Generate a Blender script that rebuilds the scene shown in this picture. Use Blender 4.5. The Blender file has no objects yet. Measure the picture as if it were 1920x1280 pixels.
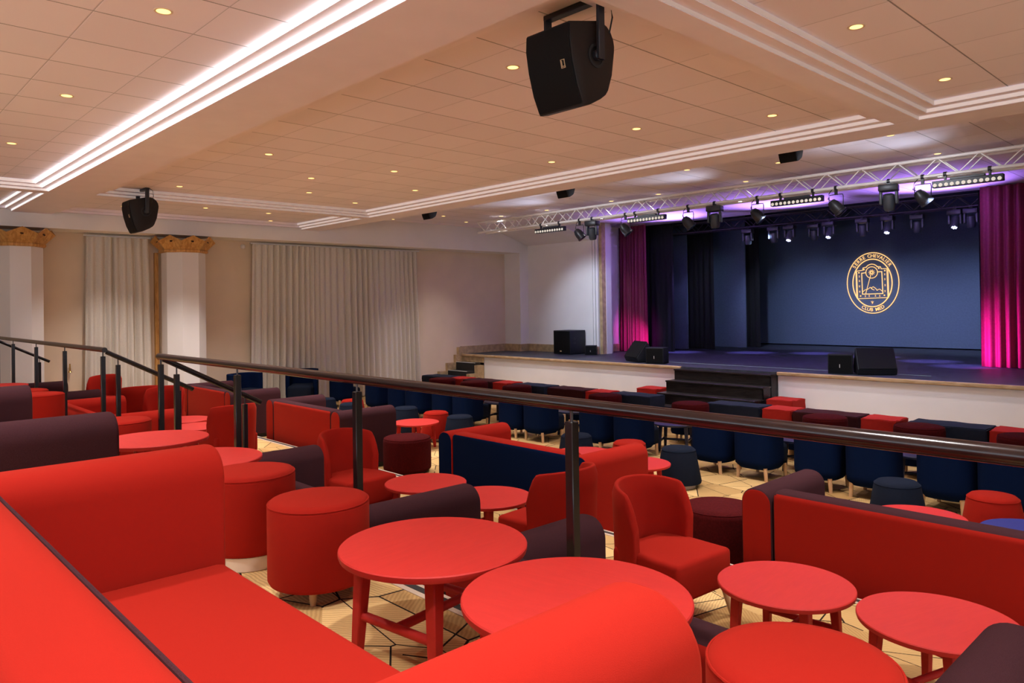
import bpy, bmesh, math, random
from mathutils import Vector, Matrix
random.seed(7)
PI = math.pi
S = bpy.context.scene
C = S.collection

# ------------------------------------------------------------------ measurements (metres)
H = 1.2824                      # eye height above the upper terrace
T0, T1, T2 = 0.0, -0.62, -0.86  # terraces
E1, E2 = 2.03, 4.84             # terrace edges
XW, XS = -15.71, -15.07         # left wall / face of the bulkhead along it
ZB, ZC, ZS = 3.023, 3.136, 3.39 # beam underside, coffer tiles, ceiling before the stage
YST = 12.83                     # stage front
XR, YB = 6.0, -5.0              # right / rear walls (outside the view)

# ------------------------------------------------------------------ materials
def new_mat(name):
    m = bpy.data.materials.new(name); m.use_nodes = True
    nt = m.node_tree; b = nt.nodes['Principled BSDF']
    return m, nt, b
def plain(name, col, rough=.6, metal=0., spec=.5, noise=0., nscale=40., bump=0., bscale=300., sheen=0.):
    m, nt, b = new_mat(name); N = nt.nodes; L = nt.links
    b.inputs['Base Color'].default_value = (*col, 1); b.inputs['Roughness'].default_value = rough
    b.inputs['Metallic'].default_value = metal; b.inputs['Specular IOR Level'].default_value = spec
    if sheen:
        b.inputs['Sheen Weight'].default_value = sheen; b.inputs['Sheen Roughness'].default_value = .5
        b.inputs['Sheen Tint'].default_value = (*[min(1, c*1.5+.03) for c in col], 1) if col[0] < .2 else (1., .22, .10, 1)
    tc = N.new('ShaderNodeTexCoord')
    if noise:
        n = N.new('ShaderNodeTexNoise'); n.inputs['Scale'].default_value = nscale; n.inputs['Detail'].default_value = 3
        L.new(tc.outputs['Object'], n.inputs['Vector'])
        r = N.new('ShaderNodeValToRGB')
        r.color_ramp.elements[0].color = (*[c*(1-noise) for c in col], 1)
        r.color_ramp.elements[1].color = (*[min(1, c*(1+noise)) for c in col], 1)
        r.color_ramp.elements[0].position = .3; r.color_ramp.elements[1].position = .7
        L.new(n.outputs['Fac'], r.inputs['Fac']); L.new(r.outputs['Color'], b.inputs['Base Color'])
    if bump:
        n2 = N.new('ShaderNodeTexNoise'); n2.inputs['Scale'].default_value = bscale; n2.inputs['Detail'].default_value = 2
        L.new(tc.outputs['Object'], n2.inputs['Vector'])
        bp = N.new('ShaderNodeBump'); bp.inputs['Strength'].default_value = bump; bp.inputs['Distance'].default_value = .002
        L.new(n2.outputs['Fac'], bp.inputs['Height']); L.new(bp.outputs['Normal'], b.inputs['Normal'])
    return m
def emit(name, col, strength):
    m, nt, b = new_mat(name)
    b.inputs['Base Color'].default_value = (*[c*.5 for c in col], 1)
    b.inputs['Emission Color'].default_value = (*col, 1); b.inputs['Emission Strength'].default_value = strength
    return m
def math_node(nt, op, a, b=None):
    n = nt.nodes.new('ShaderNodeMath'); n.operation = op
    for i, v in enumerate((a, b)):
        if v is None: continue
        if isinstance(v, (int, float)): n.inputs[i].default_value = v
        else: nt.links.new(v, n.inputs[i])
    return n.outputs[0]
def mixc(nt, fac, a, b):
    n = nt.nodes.new('ShaderNodeMix'); n.data_type = 'RGBA'
    for k, v in ((0, fac), (6, a), (7, b)):
        if isinstance(v, tuple): n.inputs[k].default_value = (*v, 1)
        elif isinstance(v, (int, float)): n.inputs[k].default_value = v
        else: nt.links.new(v, n.inputs[k])
    return n.outputs[2]

def tile_mat(name, col, ox, oy, pitch=.6):
    m, nt, b = new_mat(name); N = nt.nodes; L = nt.links
    tc = N.new('ShaderNodeTexCoord'); sp = N.new('ShaderNodeSeparateXYZ'); L.new(tc.outputs['Object'], sp.inputs[0])
    d = []
    for o, off in ((0, ox), (1, oy)):
        t = math_node(nt, 'DIVIDE', math_node(nt, 'SUBTRACT', sp.outputs[o], off), pitch)
        f = math_node(nt, 'FRACT', t)
        d.append(math_node(nt, 'MULTIPLY', math_node(nt, 'MINIMUM', f, math_node(nt, 'SUBTRACT', 1.0, f)), pitch))
        d.append(math_node(nt, 'FLOOR', t))
    dist = math_node(nt, 'MINIMUM', d[0], math_node(nt, 'MULTIPLY', d[2], 1.6))
    seam = math_node(nt, 'LESS_THAN', dist, .0055)
    cb = N.new('ShaderNodeCombineXYZ'); L.new(d[1], cb.inputs[0]); L.new(d[3], cb.inputs[1])
    wn = N.new('ShaderNodeTexWhiteNoise'); wn.noise_dimensions = '2D'; L.new(cb.outputs[0], wn.inputs[0])
    c1 = mixc(nt, wn.outputs['Value'], tuple(c*.965 for c in col), tuple(min(1, c*1.03) for c in col))
    along = math_node(nt, 'LESS_THAN', math_node(nt, 'MULTIPLY', d[2], 1.6), d[0])
    c2 = mixc(nt, seam, c1, mixc(nt, along, tuple(c*.36 for c in col), tuple(c*.66 for c in col)))  # seams along x painted paler, as if their edges catch light
    L.new(c2, b.inputs['Base Color'])
    hs = math_node(nt, 'MINIMUM', math_node(nt, 'DIVIDE', dist, .012), 1.0)
    ns = N.new('ShaderNodeTexNoise'); ns.inputs['Scale'].default_value = 160; L.new(tc.outputs['Object'], ns.inputs['Vector'])
    hh = math_node(nt, 'ADD', hs, math_node(nt, 'MULTIPLY', ns.outputs['Fac'], .12))
    bp = N.new('ShaderNodeBump'); bp.inputs['Strength'].default_value = .5; bp.inputs['Distance'].default_value = .004
    L.new(hh, bp.inputs['Height']); L.new(bp.outputs['Normal'], b.inputs['Normal'])
    b.inputs['Roughness'].default_value = .85
    return m

def carpet_mat():
    # printed carpet: shards of wood grain in tan and honey, edged with thin dark lines
    m, nt, b = new_mat('printed_carpet'); N = nt.nodes; L = nt.links
    tc = N.new('ShaderNodeTexCoord')
    mp = N.new('ShaderNodeMapping'); mp.inputs['Rotation'].default_value = (0, 0, .5); mp.inputs['Scale'].default_value = (1.9, 2.7, 0)
    L.new(tc.outputs['Object'], mp.inputs['Vector'])
    v = N.new('ShaderNodeTexVoronoi'); v.feature = 'F1'; v.voronoi_dimensions = '2D'; v.distance = 'EUCLIDEAN'; v.inputs['Scale'].default_value = 1.0
    v2 = N.new('ShaderNodeTexVoronoi'); v2.feature = 'DISTANCE_TO_EDGE'; v2.voronoi_dimensions = '2D'; v2.inputs['Scale'].default_value = 1.0
    L.new(mp.outputs[0], v.inputs['Vector']); L.new(mp.outputs[0], v2.inputs['Vector'])
    sc = N.new('ShaderNodeSeparateColor'); L.new(v.outputs['Color'], sc.inputs[0])
    rot = N.new('ShaderNodeVectorRotate'); rot.rotation_type = 'Z_AXIS'
    L.new(tc.outputs['Object'], rot.inputs['Vector']); L.new(math_node(nt, 'MULTIPLY', sc.outputs[0], 6.28), rot.inputs['Angle'])
    w = N.new('ShaderNodeTexWave'); w.wave_type = 'BANDS'; w.inputs['Scale'].default_value = 17.; w.inputs['Distortion'].default_value = 4.; w.inputs['Detail'].default_value = 3.; w.inputs['Detail Scale'].default_value = .8
    L.new(rot.outputs[0], w.inputs['Vector'])
    base = mixc(nt, math_node(nt, 'MULTIPLY', sc.outputs[1], 1.), (.38, .22, .075), (.78, .54, .23))
    grain = mixc(nt, math_node(nt, 'MULTIPLY', w.outputs['Fac'], .38), base, (.22, .10, .03))
    v3 = N.new('ShaderNodeTexVoronoi'); v3.feature = 'DISTANCE_TO_EDGE'; v3.voronoi_dimensions = '2D'; v3.inputs['Scale'].default_value = 1.35
    mp3 = N.new('ShaderNodeMapping'); mp3.inputs['Rotation'].default_value = (0, 0, -.7); mp3.inputs['Location'].default_value = (3.1, 1.7, 0); mp3.inputs['Scale'].default_value = (1, 1.8, 0)
    L.new(tc.outputs['Object'], mp3.inputs['Vector']); L.new(mp3.outputs[0], v3.inputs['Vector'])
    l1 = math_node(nt, 'LESS_THAN', v2.outputs['Distance'], .012)
    l2 = math_node(nt, 'LESS_THAN', v3.outputs['Distance'], .007)
    ns = N.new('ShaderNodeTexNoise'); ns.inputs['Scale'].default_value = 2.2; L.new(tc.outputs['Object'], ns.inputs['Vector'])
    gate = math_node(nt, 'GREATER_THAN', ns.outputs['Fac'], .46)
    ln = math_node(nt, 'MAXIMUM', math_node(nt, 'MULTIPLY', l1, gate), l2)
    col = mixc(nt, ln, grain, (.018, .011, .007))
    L.new(col, b.inputs['Base Color']); b.inputs['Roughness'].default_value = .95; b.inputs['Specular IOR Level'].default_value = .15
    n2 = N.new('ShaderNodeTexNoise'); n2.inputs['Scale'].default_value = 500; L.new(tc.outputs['Object'], n2.inputs['Vector'])
    bp = N.new('ShaderNodeBump'); bp.inputs['Strength'].default_value = .3; bp.inputs['Distance'].default_value = .003
    L.new(n2.outputs['Fac'], bp.inputs['Height']); L.new(bp.outputs['Normal'], b.inputs['Normal'])
    return m
def wood_mat(name, c1, c2, scale=6., rough=.45, axis='X'):
    m, nt, b = new_mat(name); N = nt.nodes; L = nt.links
    tc = N.new('ShaderNodeTexCoord'); mp = N.new('ShaderNodeMapping')
    mp.inputs['Scale'].default_value = (1, 6, 6) if axis == 'X' else (6, 6, 1)
    L.new(tc.outputs['Object'], mp.inputs['Vector'])
    n = N.new('ShaderNodeTexNoise'); n.inputs['Scale'].default_value = scale; n.inputs['Detail'].default_value = 5; n.inputs['Distortion'].default_value = 1.2
    L.new(mp.outputs[0], n.inputs['Vector'])
    r = N.new('ShaderNodeValToRGB'); r.color_ramp.elements[0].color = (*c1, 1); r.color_ramp.elements[1].color = (*c2, 1)
    r.color_ramp.elements[0].position = .35; r.color_ramp.elements[1].position = .65
    L.new(n.outputs['Fac'], r.inputs['Fac']); L.new(r.outputs['Color'], b.inputs['Base Color']); b.inputs['Roughness'].default_value = rough; b.inputs['Specular IOR Level'].default_value = .3
    return m

RED = (.30, .0115, .0065)
M = dict(
    red=plain('red_felt', RED, .92, noise=.07, nscale=900, bump=.25, bscale=900, sheen=.10, spec=.06),
    plum=plain('plum_felt', (.043, .0150, .018), .98, noise=.45, nscale=700, bump=.3, bscale=800, sheen=.08, spec=.05),
    navy=plain('navy_felt', (.0028, .0085, .034), .98, noise=.2, nscale=700, bump=.25, bscale=800, sheen=.04, spec=.04),
    slate=plain('slate_felt', (.010, .014, .026), .98, noise=.25, nscale=700, bump=.25, bscale=800, sheen=.10, spec=.06),
    maroon=plain('maroon_velvet', (.055, .0035, .004), .9, noise=.25, nscale=60, bump=.2, bscale=500, sheen=.10, spec=.06),
    red_cover=plain('red_cotton', (.36, .016, .010), .9, noise=.05, nscale=20, bump=.5, bscale=12, spec=.2),
    navy_cover=plain('navy_cotton', (.011, .015, .030), .9, noise=.1, nscale=20, bump=.5, bscale=12, spec=.2),
    maroon_cover=plain('maroon_cotton', (.035, .004, .005), .9, noise=.1, nscale=20, bump=.5, bscale=12, spec=.2),
    lacquer=wood_mat('red_stained_wood', (.45, .018, .013), (.48, .021, .015), 5., .6),
    blue_lacquer=plain('blue_stained_wood', (.016, .028, .17), .45),
    navy_lacquer=plain('navy_stained_wood', (.006, .01, .04), .4),
    beech=wood_mat('beech_wood', (.50, .30, .15), (.62, .40, .22), 5., .5, 'Z'),
    birch=plain('pale_plinth', (.62, .5, .38), .5, noise=.1, nscale=8),
    black=plain('black_plinth', (.012, .012, .014), .6),
    rail=plain('dark_stained_handrail', (.016, .007, .006), .2, noise=.25, nscale=14),
    post=plain('black_lacquered_post', (.008, .006, .007), .25),
    steel=plain('steel_pin', (.10, .09, .09), .3, metal=1.),
    carpet=carpet_mat(),
    tile=tile_mat('ceiling_tile', (.93, .86, .95), .345, .06),
    tile_right=tile_mat('ceiling_tile_right', (.93, .86, .95), .092, .06),
    plaster=plain('ceiling_plaster', (.93, .86, .95), .8, noise=.02, nscale=3, bump=.08, bscale=60),
    wall=plain('wall_plaster', (.76, .62, .46), .8, noise=.03, nscale=2, bump=.1, bscale=80),
    wallw=plain('white_wall_plaster', (.88, .85, .83), .75, noise=.02, nscale=2, bump=.1, bscale=80),
    gloss=plain('white_gloss_paint', (.82, .78, .74), .22, bump=.06, bscale=20),
    linen=plain('linen_curtain', (.68, .63, .55), .95, noise=.12, nscale=120, bump=.2, bscale=400),
    velvet=plain('crimson_velvet', (.15, .0015, .034), .7, noise=.2, nscale=30, sheen=.5),
    drape=plain('black_stage_drape', (.0025, .0025, .004), .95, noise=.2, nscale=30),
    flat=plain('blue_grey_stage_flat', (.10, .135, .22), .85, noise=.08, nscale=25, bump=.1, bscale=50),
    deck=plain('stage_floor_vinyl', (.040, .043, .06), .5, noise=.3, nscale=6, bump=.05, bscale=60),
    step=wood_mat('black_worn_wood', (.010, .008, .008), (.030, .024, .022), 3., .35),
    nose=wood_mat('oak_nosing', (.42, .26, .12), (.60, .42, .24), 3., .45),
    stone=plain('travertine', (.46, .32, .17), .6, noise=.25, nscale=9, bump=.2, bscale=30),
    pine=wood_mat('varnished_pine', (.48, .22, .055), (.70, .38, .12), 4., .4, 'Z'),
    knot=plain('dark_knot', (.06, .02, .01), .5),
    alu=plain('truss_aluminium', (.88, .88, .88), .4, metal=.1, spec=.6),
    trussblack=plain('black_truss', (.05, .045, .06), .4, metal=.5),
    kit=plain('black_fixture_metal', (.022, .024, .032), .38, metal=.2),
    kit2=plain('charcoal_fixture_shell', (.045, .055, .07), .4),
    grille=plain('speaker_grille', (.004, .004, .0045), .6, spec=.15, bump=.6, bscale=500),
    cab=plain('speaker_cabinet', (.014, .010, .009), .5, spec=.3, bump=.15, bscale=300),
    case=plain('monitor_cabinet', (.012, .013, .018), .55, spec=.3, bump=.2, bscale=300),
    white=plain('white_plastic', (.8, .78, .75), .4),
    nosemetal=plain('pale_step_edge', (.62, .50, .38), .4, metal=.2),
    noseblack=plain('black_step_grip', (.02, .016, .014), .8),
    gold=plain('badge_print', (.6, .45, .25), .4),
    lamp=emit('warm_lamp', (1., .66, .22), 2.2),
    lampring=plain('lamp_trim', (.75, .6, .4), .4),
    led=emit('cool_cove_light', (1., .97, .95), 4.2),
    lens=emit('led_lens', (1., .93, .8), .5),
    ledblue=emit('blue_white_led', (.55, .6, 1.), 5.),
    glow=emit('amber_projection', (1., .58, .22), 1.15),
    tape=plain('pale_green_tape', (.45, .72, .55), .5),
    lensdark=plain('dark_glass', (.03, .04, .055), .08),
    brass=plain('brass', (.55, .33, .09), .3, metal=1.),
    glass=emit('daylight_window', (.86, .93, 1.), 0.0),
)

# ------------------------------------------------------------------ mesh helpers
def bm_new(): return bmesh.new()
def merge(bm, src, mi=None):
    me = bpy.data.meshes.new('tmp')
    if mi is not None:
        for f in src.faces: f.material_index = mi
    src.to_mesh(me); src.free(); bm.from_mesh(me); bpy.data.meshes.remove(me)
def box(bm, x0, x1, y0, y1, z0, z1, r=0., seg=2, mi=None, mat=None):
    t = bmesh.new(); bmesh.ops.create_cube(t, size=1)
    bmesh.ops.scale(t, vec=(x1-x0, y1-y0, z1-z0), verts=t.verts)
    bmesh.ops.translate(t, vec=((x0+x1)/2, (y0+y1)/2, (z0+z1)/2), verts=t.verts)
    if r: bmesh.ops.bevel(t, geom=t.edges[:], offset=r, segments=seg, profile=.5, affect='EDGES', clamp_overlap=True)
    if mat is not None: bmesh.ops.transform(t, matrix=mat, verts=t.verts)
    merge(bm, t, mi); return bm
def lathe(bm, prof, seg=48, c=(0, 0, 0), mi=None, cap=True, mat=None):
    t = bmesh.new(); rings = []
    for r, z in prof:
        rings.append([t.verts.new((r*math.cos(2*PI*k/seg), r*math.sin(2*PI*k/seg), z)) for k in range(seg)])
    for a, b_ in zip(rings, rings[1:]):
        for k in range(seg): t.faces.new((a[k], a[(k+1) % seg], b_[(k+1) % seg], b_[k]))
    if cap:
        t.faces.new(list(reversed(rings[0]))); t.faces.new(rings[-1])
    if mat is not None: bmesh.ops.transform(t, matrix=mat, verts=t.verts)
    bmesh.ops.translate(t, vec=c, verts=t.verts)
    bmesh.ops.recalc_face_normals(t, faces=t.faces)
    merge(bm, t, mi); return bm
def tube(bm, p0, p1, r, r2=None, seg=12, mi=None):
    p0, p1 = Vector(p0), Vector(p1); d = p1-p0; r2 = r if r2 is None else r2
    q = Vector((0, 0, 1)).rotation_difference(d.normalized()).to_matrix().to_4x4()
    return lathe(bm, [(r, 0), (r2, d.length)], seg, tuple(p0), mi, True, q)
def sqbar(bm, p0, p1, w0, w1=None, mi=None):
    # square bar between two points, sides kept aligned with x / y
    p0, p1 = Vector(p0), Vector(p1); w1 = w0 if w1 is None else w1
    t = bmesh.new(); vs = []
    for p, w in ((p0, w0), (p1, w1)):
        vs.append([t.verts.new((p.x+sx*w/2, p.y+sy*w/2, p.z)) for sx, sy in ((-1, -1), (1, -1), (1, 1), (-1, 1))])
    t.faces.new(vs[0][::-1]); t.faces.new(vs[1])
    for k in range(4): t.faces.new((vs[0][k], vs[0][(k+1) % 4], vs[1][(k+1) % 4], vs[1][k]))
    bmesh.ops.recalc_face_normals(t, faces=t.faces)
    bmesh.ops.bevel(t, geom=t.edges[:], offset=min(w0, w1)*.12, segments=1, affect='EDGES')
    merge(bm, t, mi); return bm
def path_tube(bm, pts, r, seg=8, mi=None):
    pts = [Vector(p) for p in pts]; t = bmesh.new(); rings = []
    up = Vector((0, 0, 1))
    for i, p in enumerate(pts):
        d = (pts[min(i+1, len(pts)-1)]-pts[max(i-1, 0)]).normalized()
        a = d.cross(up)
        if a.length < .05: a = d.cross(Vector((1, 0, 0)))
        a.normalize(); b_ = d.cross(a)
        rings.append([t.verts.new(p+r*(math.cos(2*PI*k/seg)*a+math.sin(2*PI*k/seg)*b_)) for k in range(seg)])
    for u, w in zip(rings, rings[1:]):
        for k in range(seg): t.faces.new((u[k], u[(k+1) % seg], w[(k+1) % seg], w[k]))
    t.faces.new(rings[0][::-1]); t.faces.new(rings[-1])
    bmesh.ops.recalc_face_normals(t, faces=t.faces)
    merge(bm, t, mi); return bm
def prism(bm, poly, axis, a0, a1, r=0., seg=2, mi=None, mat=None):
    # poly: list of 2-d points, extruded along axis 'x','y' or 'z' from a0 to a1
    def P(u, v, a): return {'x': (a, u, v), 'y': (u, a, v), 'z': (u, v, a)}[axis]
    t = bmesh.new()
    A = [t.verts.new(P(u, v, a0)) for u, v in poly]; B = [t.verts.new(P(u, v, a1)) for u, v in poly]
    fa = t.faces.new(A[::-1]); fb = t.faces.new(B)
    n = len(poly)
    for k in range(n): t.faces.new((A[k], A[(k+1) % n], B[(k+1) % n], B[k]))
    bmesh.ops.recalc_face_normals(t, faces=t.faces)
    if r:
        ed = list({e for f in (fa, fb) for e in f.edges})
        bmesh.ops.bevel(t, geom=ed, offset=r, segments=seg, profile=.5, affect='EDGES', clamp_overlap=True)
    if mat is not None: bmesh.ops.transform(t, matrix=mat, verts=t.verts)
    merge(bm, t, mi); return bm
def obj(name, bm, mats, parent=None, angle=38, loc=None):
    me = bpy.data.meshes.new(name); bm.to_mesh(me); bm.free()
    for m in (mats if isinstance(mats, (list, tuple)) else [mats]): me.materials.append(M[m] if isinstance(m, str) else m)
    me.shade_smooth(); me.set_sharp_from_angle(angle=math.radians(angle))
    o = bpy.data.objects.new(name, me); C.objects.link(o)
    if parent is not None: o.parent = parent
    if loc: o.location = loc
    return o
def tag(o, label, cat, group=None):
    o['label'] = label; o['category'] = cat
    if group: o['group'] = group
    return o
def thing(name, label, cat, loc=(0, 0, 0), rz=0., group=None):
    o = bpy.data.objects.new(name, None); C.objects.link(o); o.empty_display_size = .1
    o.location = loc; o.rotation_euler = (0, 0, rz)
    return tag(o, label, cat, group)
def struct(name, bm, mats, angle=30):
    o = obj(name, bm, mats, None, angle); o['kind'] = 'structure'; return o
def dup(root, loc, rz, label, group=None, mat=None):
    """copy of a thing with copies of its parts and sub-parts; mat maps material names to others"""
    def cp(o):
        c = o.copy(); C.objects.link(c)
        if mat and c.type == 'MESH':
            for i, sl in enumerate(c.material_slots):
                nm = sl.material
                for a, b_ in mat.items():
                    if nm == M[a]:
                        sl.link = 'OBJECT'; sl.material = M[b_]
        return c
    r = cp(root); r.location = loc; r.rotation_euler = (0, 0, rz); r['label'] = label
    if group: r['group'] = group
    for ch in list(root.children):
        c = cp(ch); c.parent = r
        for g in list(ch.children):
            d = cp(g); d.parent = c
    return r
class Kind:
    """first call builds the thing, later calls copy it"""
    def __init__(self, builder): self.b = builder; self.o = None
    def __call__(self, loc, rz, label, group=None, mat=None, name=None):
        if self.o is None:
            self.o = self.b(); self.o.location = loc; self.o.rotation_euler = (0, 0, rz); self.o['label'] = label
            if group: self.o['group'] = group
            return self.o
        return dup(self.o, loc, rz, label, group, mat)

# ------------------------------------------------------------------ camera
cam = bpy.data.cameras.new('camera'); co = bpy.data.objects.new('camera', cam); C.objects.link(co)
yaw, pitch, roll, f_px, cy = -0.815172732, 8.48736884e-03, -1.48681849e-02, 1388.71, 561.513
fw = Vector((math.sin(yaw)*math.cos(pitch), math.cos(yaw)*math.cos(pitch), math.sin(pitch)))
rt = Vector((math.cos(yaw), -math.sin(yaw), 0)); up = rt.cross(fw)
r2 = math.cos(roll)*rt+math.sin(roll)*up; u2 = -math.sin(roll)*rt+math.cos(roll)*up
mw = Matrix.Identity(4)
for i in range(3): mw[i][0], mw[i][1], mw[i][2] = r2[i], u2[i], -fw[i]
mw[2][3] = H
co.matrix_world = mw
cam.sensor_width = 36; cam.lens = f_px*36/1920; cam.shift_y = (cy-640)/1920; cam.clip_start = .05; cam.clip_end = 100
S.camera = co

# ================================================================== SETTING
bm = bm_new()
AIS = [(-7.80, -6.20), (-15.68, -14.08)]
box(bm, XW, XR, YB, E1, T1-.6, T0)
box(bm, XW, XR, E1, E2, T1-.6, T1)
box(bm, XW, XR, E2, YST+.1, T2-.4, T2)
for a, b_ in AIS:
    for k in range(3): box(bm, a, b_, E1, E1+.84-.28*k, T1, T1+.155*(k+1))
    box(bm, a, b_, E2, E2+.28, T2, T2+.12)
struct('floor', bm, 'carpet')
def nosing(name, y, z):
    bm = bm_new()
    box(bm, XW, XR, y-.085, y-.055, z-.001, z+.003, mi=0)
    box(bm, XW, XR, y-.055, y-.018, z-.001, z+.0045, mi=1)
    box(bm, XW, XR, y-.018, y+.004, z-.03, z+.004, mi=0)
    struct(name, bm, ['nosemetal', 'noseblack'])
nosing('trim_1', E1, T0); nosing('trim_2', E2, T1)

# --- ceiling tiles
bm = bm_new()
for x0, x1, y0, y1 in ((-12.07, -2.90, -4.9, 2.26), (-12.07, -2.90, 3.25, 7.61), (-14.9, -12.68, -4.9, 2.26), (-14.9, -12.68, 3.25, 7.61)):
    box(bm, x0-.1, x1+.1, y0-.1, y1+.1, ZC, ZC+.05, mi=0)
for y0, y1 in ((-4.9, 2.26), (3.25, 7.61)): box(bm, -2.4, XR, y0-.1, y1+.1, ZC, ZC+.05, mi=1)
box(bm, XS-.3, XR, 8.1, 16.4, ZS, ZS+.05, mi=0)
struct('ceiling', bm, ['tile', 'tile_right'])
# --- beams (undersides at ZB); their stepped mouldings follow per coffer
tn = [3]
def trim(bm, mats='plaster', angle=30):
    o = struct('trim_%d' % tn[0], bm, mats, angle); tn[0] += 1; return o
bm = bm_new(); box(bm, XS-.1, XR, 2.45, 3.06, ZB, ZC+.3); trim(bm)
bm = bm_new(); box(bm, XS-.1, XR, 7.795, 8.28, ZB, ZS+.2); trim(bm)
bm = bm_new()
for y0, y1 in ((YB, 2.449), (3.061, 7.794)): box(bm, -2.711, -2.49, y0, y1, ZB+.0005, ZC+.25)
trim(bm)
bm = bm_new()
for y0, y1 in ((YB, 2.449), (3.061, 7.794)): box(bm, -12.50, -12.25, y0, y1, ZB+.0005, ZC+.25)
trim(bm)
def moulding(x0, x1, y0, y1):
    bm = bm_new(); o = .0
    for z0, z1, ins in ((ZB+.032, ZB+.068, .098), (ZB+.068, ZC+.02, .193)):
        for a in ((x0, x0+ins, y0, y1), (x1-ins, x1, y0, y1), (x0+ins, x1-ins, y0, y0+ins), (x0+ins, x1-ins, y1-ins, y1)):
            box(bm, *a, z0, z1)
    trim(bm)
for c in ((-12.25, -2.711, YB, 2.45), (-12.25, -2.711, 3.06, 7.795), (-2.49, XR, YB, 2.45), (-2.49, XR, 3.06, 7.795), (-14.98, -12.50, YB, 2.45), (-14.98, -12.50, 3.06, 7.795)): moulding(*c)
# LED strips in the stepped moulding of the near coffer
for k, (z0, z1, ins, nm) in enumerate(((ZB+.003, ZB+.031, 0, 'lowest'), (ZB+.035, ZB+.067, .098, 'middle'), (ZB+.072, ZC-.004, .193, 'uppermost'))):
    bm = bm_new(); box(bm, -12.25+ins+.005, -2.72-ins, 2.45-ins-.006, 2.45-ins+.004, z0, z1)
    tag(obj('moulding_glow_strip', bm, 'led'), 'glowing white light strip in the %s step of the near ceiling moulding' % nm, 'light strip', 'cove light strips of the near ceiling moulding')
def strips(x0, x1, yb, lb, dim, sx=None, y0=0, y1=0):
    # glow added to each moulding step, standing in for lit faces: along x at y=yb, or along y at x=sx
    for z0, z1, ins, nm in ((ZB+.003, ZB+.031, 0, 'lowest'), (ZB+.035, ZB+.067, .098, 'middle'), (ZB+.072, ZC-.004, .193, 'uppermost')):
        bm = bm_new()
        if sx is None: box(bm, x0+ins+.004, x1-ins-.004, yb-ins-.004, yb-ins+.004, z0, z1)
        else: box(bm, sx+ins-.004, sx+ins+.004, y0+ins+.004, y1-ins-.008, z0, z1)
        tag(obj('moulding_glow_strip', bm, dim), 'added dim glow on the %s step of the moulding %s' % (nm, lb), 'light strip', 'added glow on the ceiling mouldings')
D1 = emit('moulding_glow_far', (1., .84, .78), .42); D2 = emit('moulding_glow_side', (1., .80, .70), .20)  # glow that whitens moulding faces, added where no lamp shows
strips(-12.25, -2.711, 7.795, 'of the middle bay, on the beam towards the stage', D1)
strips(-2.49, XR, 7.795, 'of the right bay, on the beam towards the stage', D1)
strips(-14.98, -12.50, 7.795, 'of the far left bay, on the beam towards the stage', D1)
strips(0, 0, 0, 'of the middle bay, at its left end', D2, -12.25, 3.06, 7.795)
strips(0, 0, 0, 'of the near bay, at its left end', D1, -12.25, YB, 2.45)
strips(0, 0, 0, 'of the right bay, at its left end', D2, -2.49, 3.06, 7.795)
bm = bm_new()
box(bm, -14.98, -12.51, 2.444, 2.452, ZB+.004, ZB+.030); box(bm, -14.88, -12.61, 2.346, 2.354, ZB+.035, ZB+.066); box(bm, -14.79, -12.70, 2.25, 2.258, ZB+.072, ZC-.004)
tag(obj('moulding_glow_strip', bm, emit('dim_cove_light', (1., .95, .92), .9)), 'short dim white light strips in the moulding of the far left ceiling bay', 'light strip')
# --- walls
bm = bm_new(); box(bm, XW-.2, XW, YB, 14.52, -1.5, 3.6); struct('wall_left', bm, 'wall')
bm = bm_new()   # bulkhead along the left wall and the return beside the stage
box(bm, XW, XS, YB, 14.84, 2.776, 3.7); trim(bm, 'wallw')
bm = bm_new()
box(bm, XW-.2, XS, 14.52, 15.1, .002, 3.7)
box(bm, XS, -12.72, 14.84, 15.1, .002, 3.7)
box(bm, -12.95, -12.84, 15.1, 16.4, .002, 3.7)
struct('wall_front', bm, 'wallw')
bm = bm_new()   # slim pilasters at the stage mouth
box(bm, -12.72, -12.64, 14.80, 15.1, 0, ZS); box(bm, -12.60, -12.54, 14.78, 15.1, 0, ZS)
box(bm, -12.50, -12.44, 14.78, 15.1, 0, ZS); box(bm, -12.72, -12.30, 14.95, 15.16, 0, ZS)
box(bm, -12.62, -12.50, 15.3, 15.45, 0, ZS); trim(bm, 'wallw')
bm = bm_new(); box(bm, -12.40, -12.31, 14.80, 14.95, 0, ZS); trim(bm, 'stone')
bm = bm_new()   # sloping plaster drop above the left stage wall
prism(bm, [(14.84, 2.98), (14.84, ZS), (13.5, ZS)], 'x', -15.05, -12.75); trim(bm, 'wallw')
bm = bm_new(); box(bm, XW-.2, XR+.2, YB-.2, YB, -1.5, 3.8); struct('wall_back', bm, 'wall')
bm = bm_new(); box(bm, XR, XR+.2, YB, 16.4, -1.5, 3.8); struct('wall_right', bm, 'wall')
# stage house: dark box behind the opening
bm = bm_new()
box(bm, -14.2, -14.0, 16.4, 22.6, .002, 5.2); box(bm, 2.0, 2.2, 16.4, 22.6, .002, 5.2); box(bm, -14.2, 2.2, 22.4, 22.6, .002, 5.2)
box(bm, -14.2, 2.2, 16.4, 22.6, 5.2, 5.3); box(bm, -14.2, 2.2, 16.42, 16.5, ZS+.001, 5.2); box(bm, -14.2, -12.84, 16.40, 16.5, .002, ZS); box(bm, -1.6, 6.2, 16.40, 16.5, .002, 5.2)
struct('wall_stage', bm, 'drape')
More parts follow.
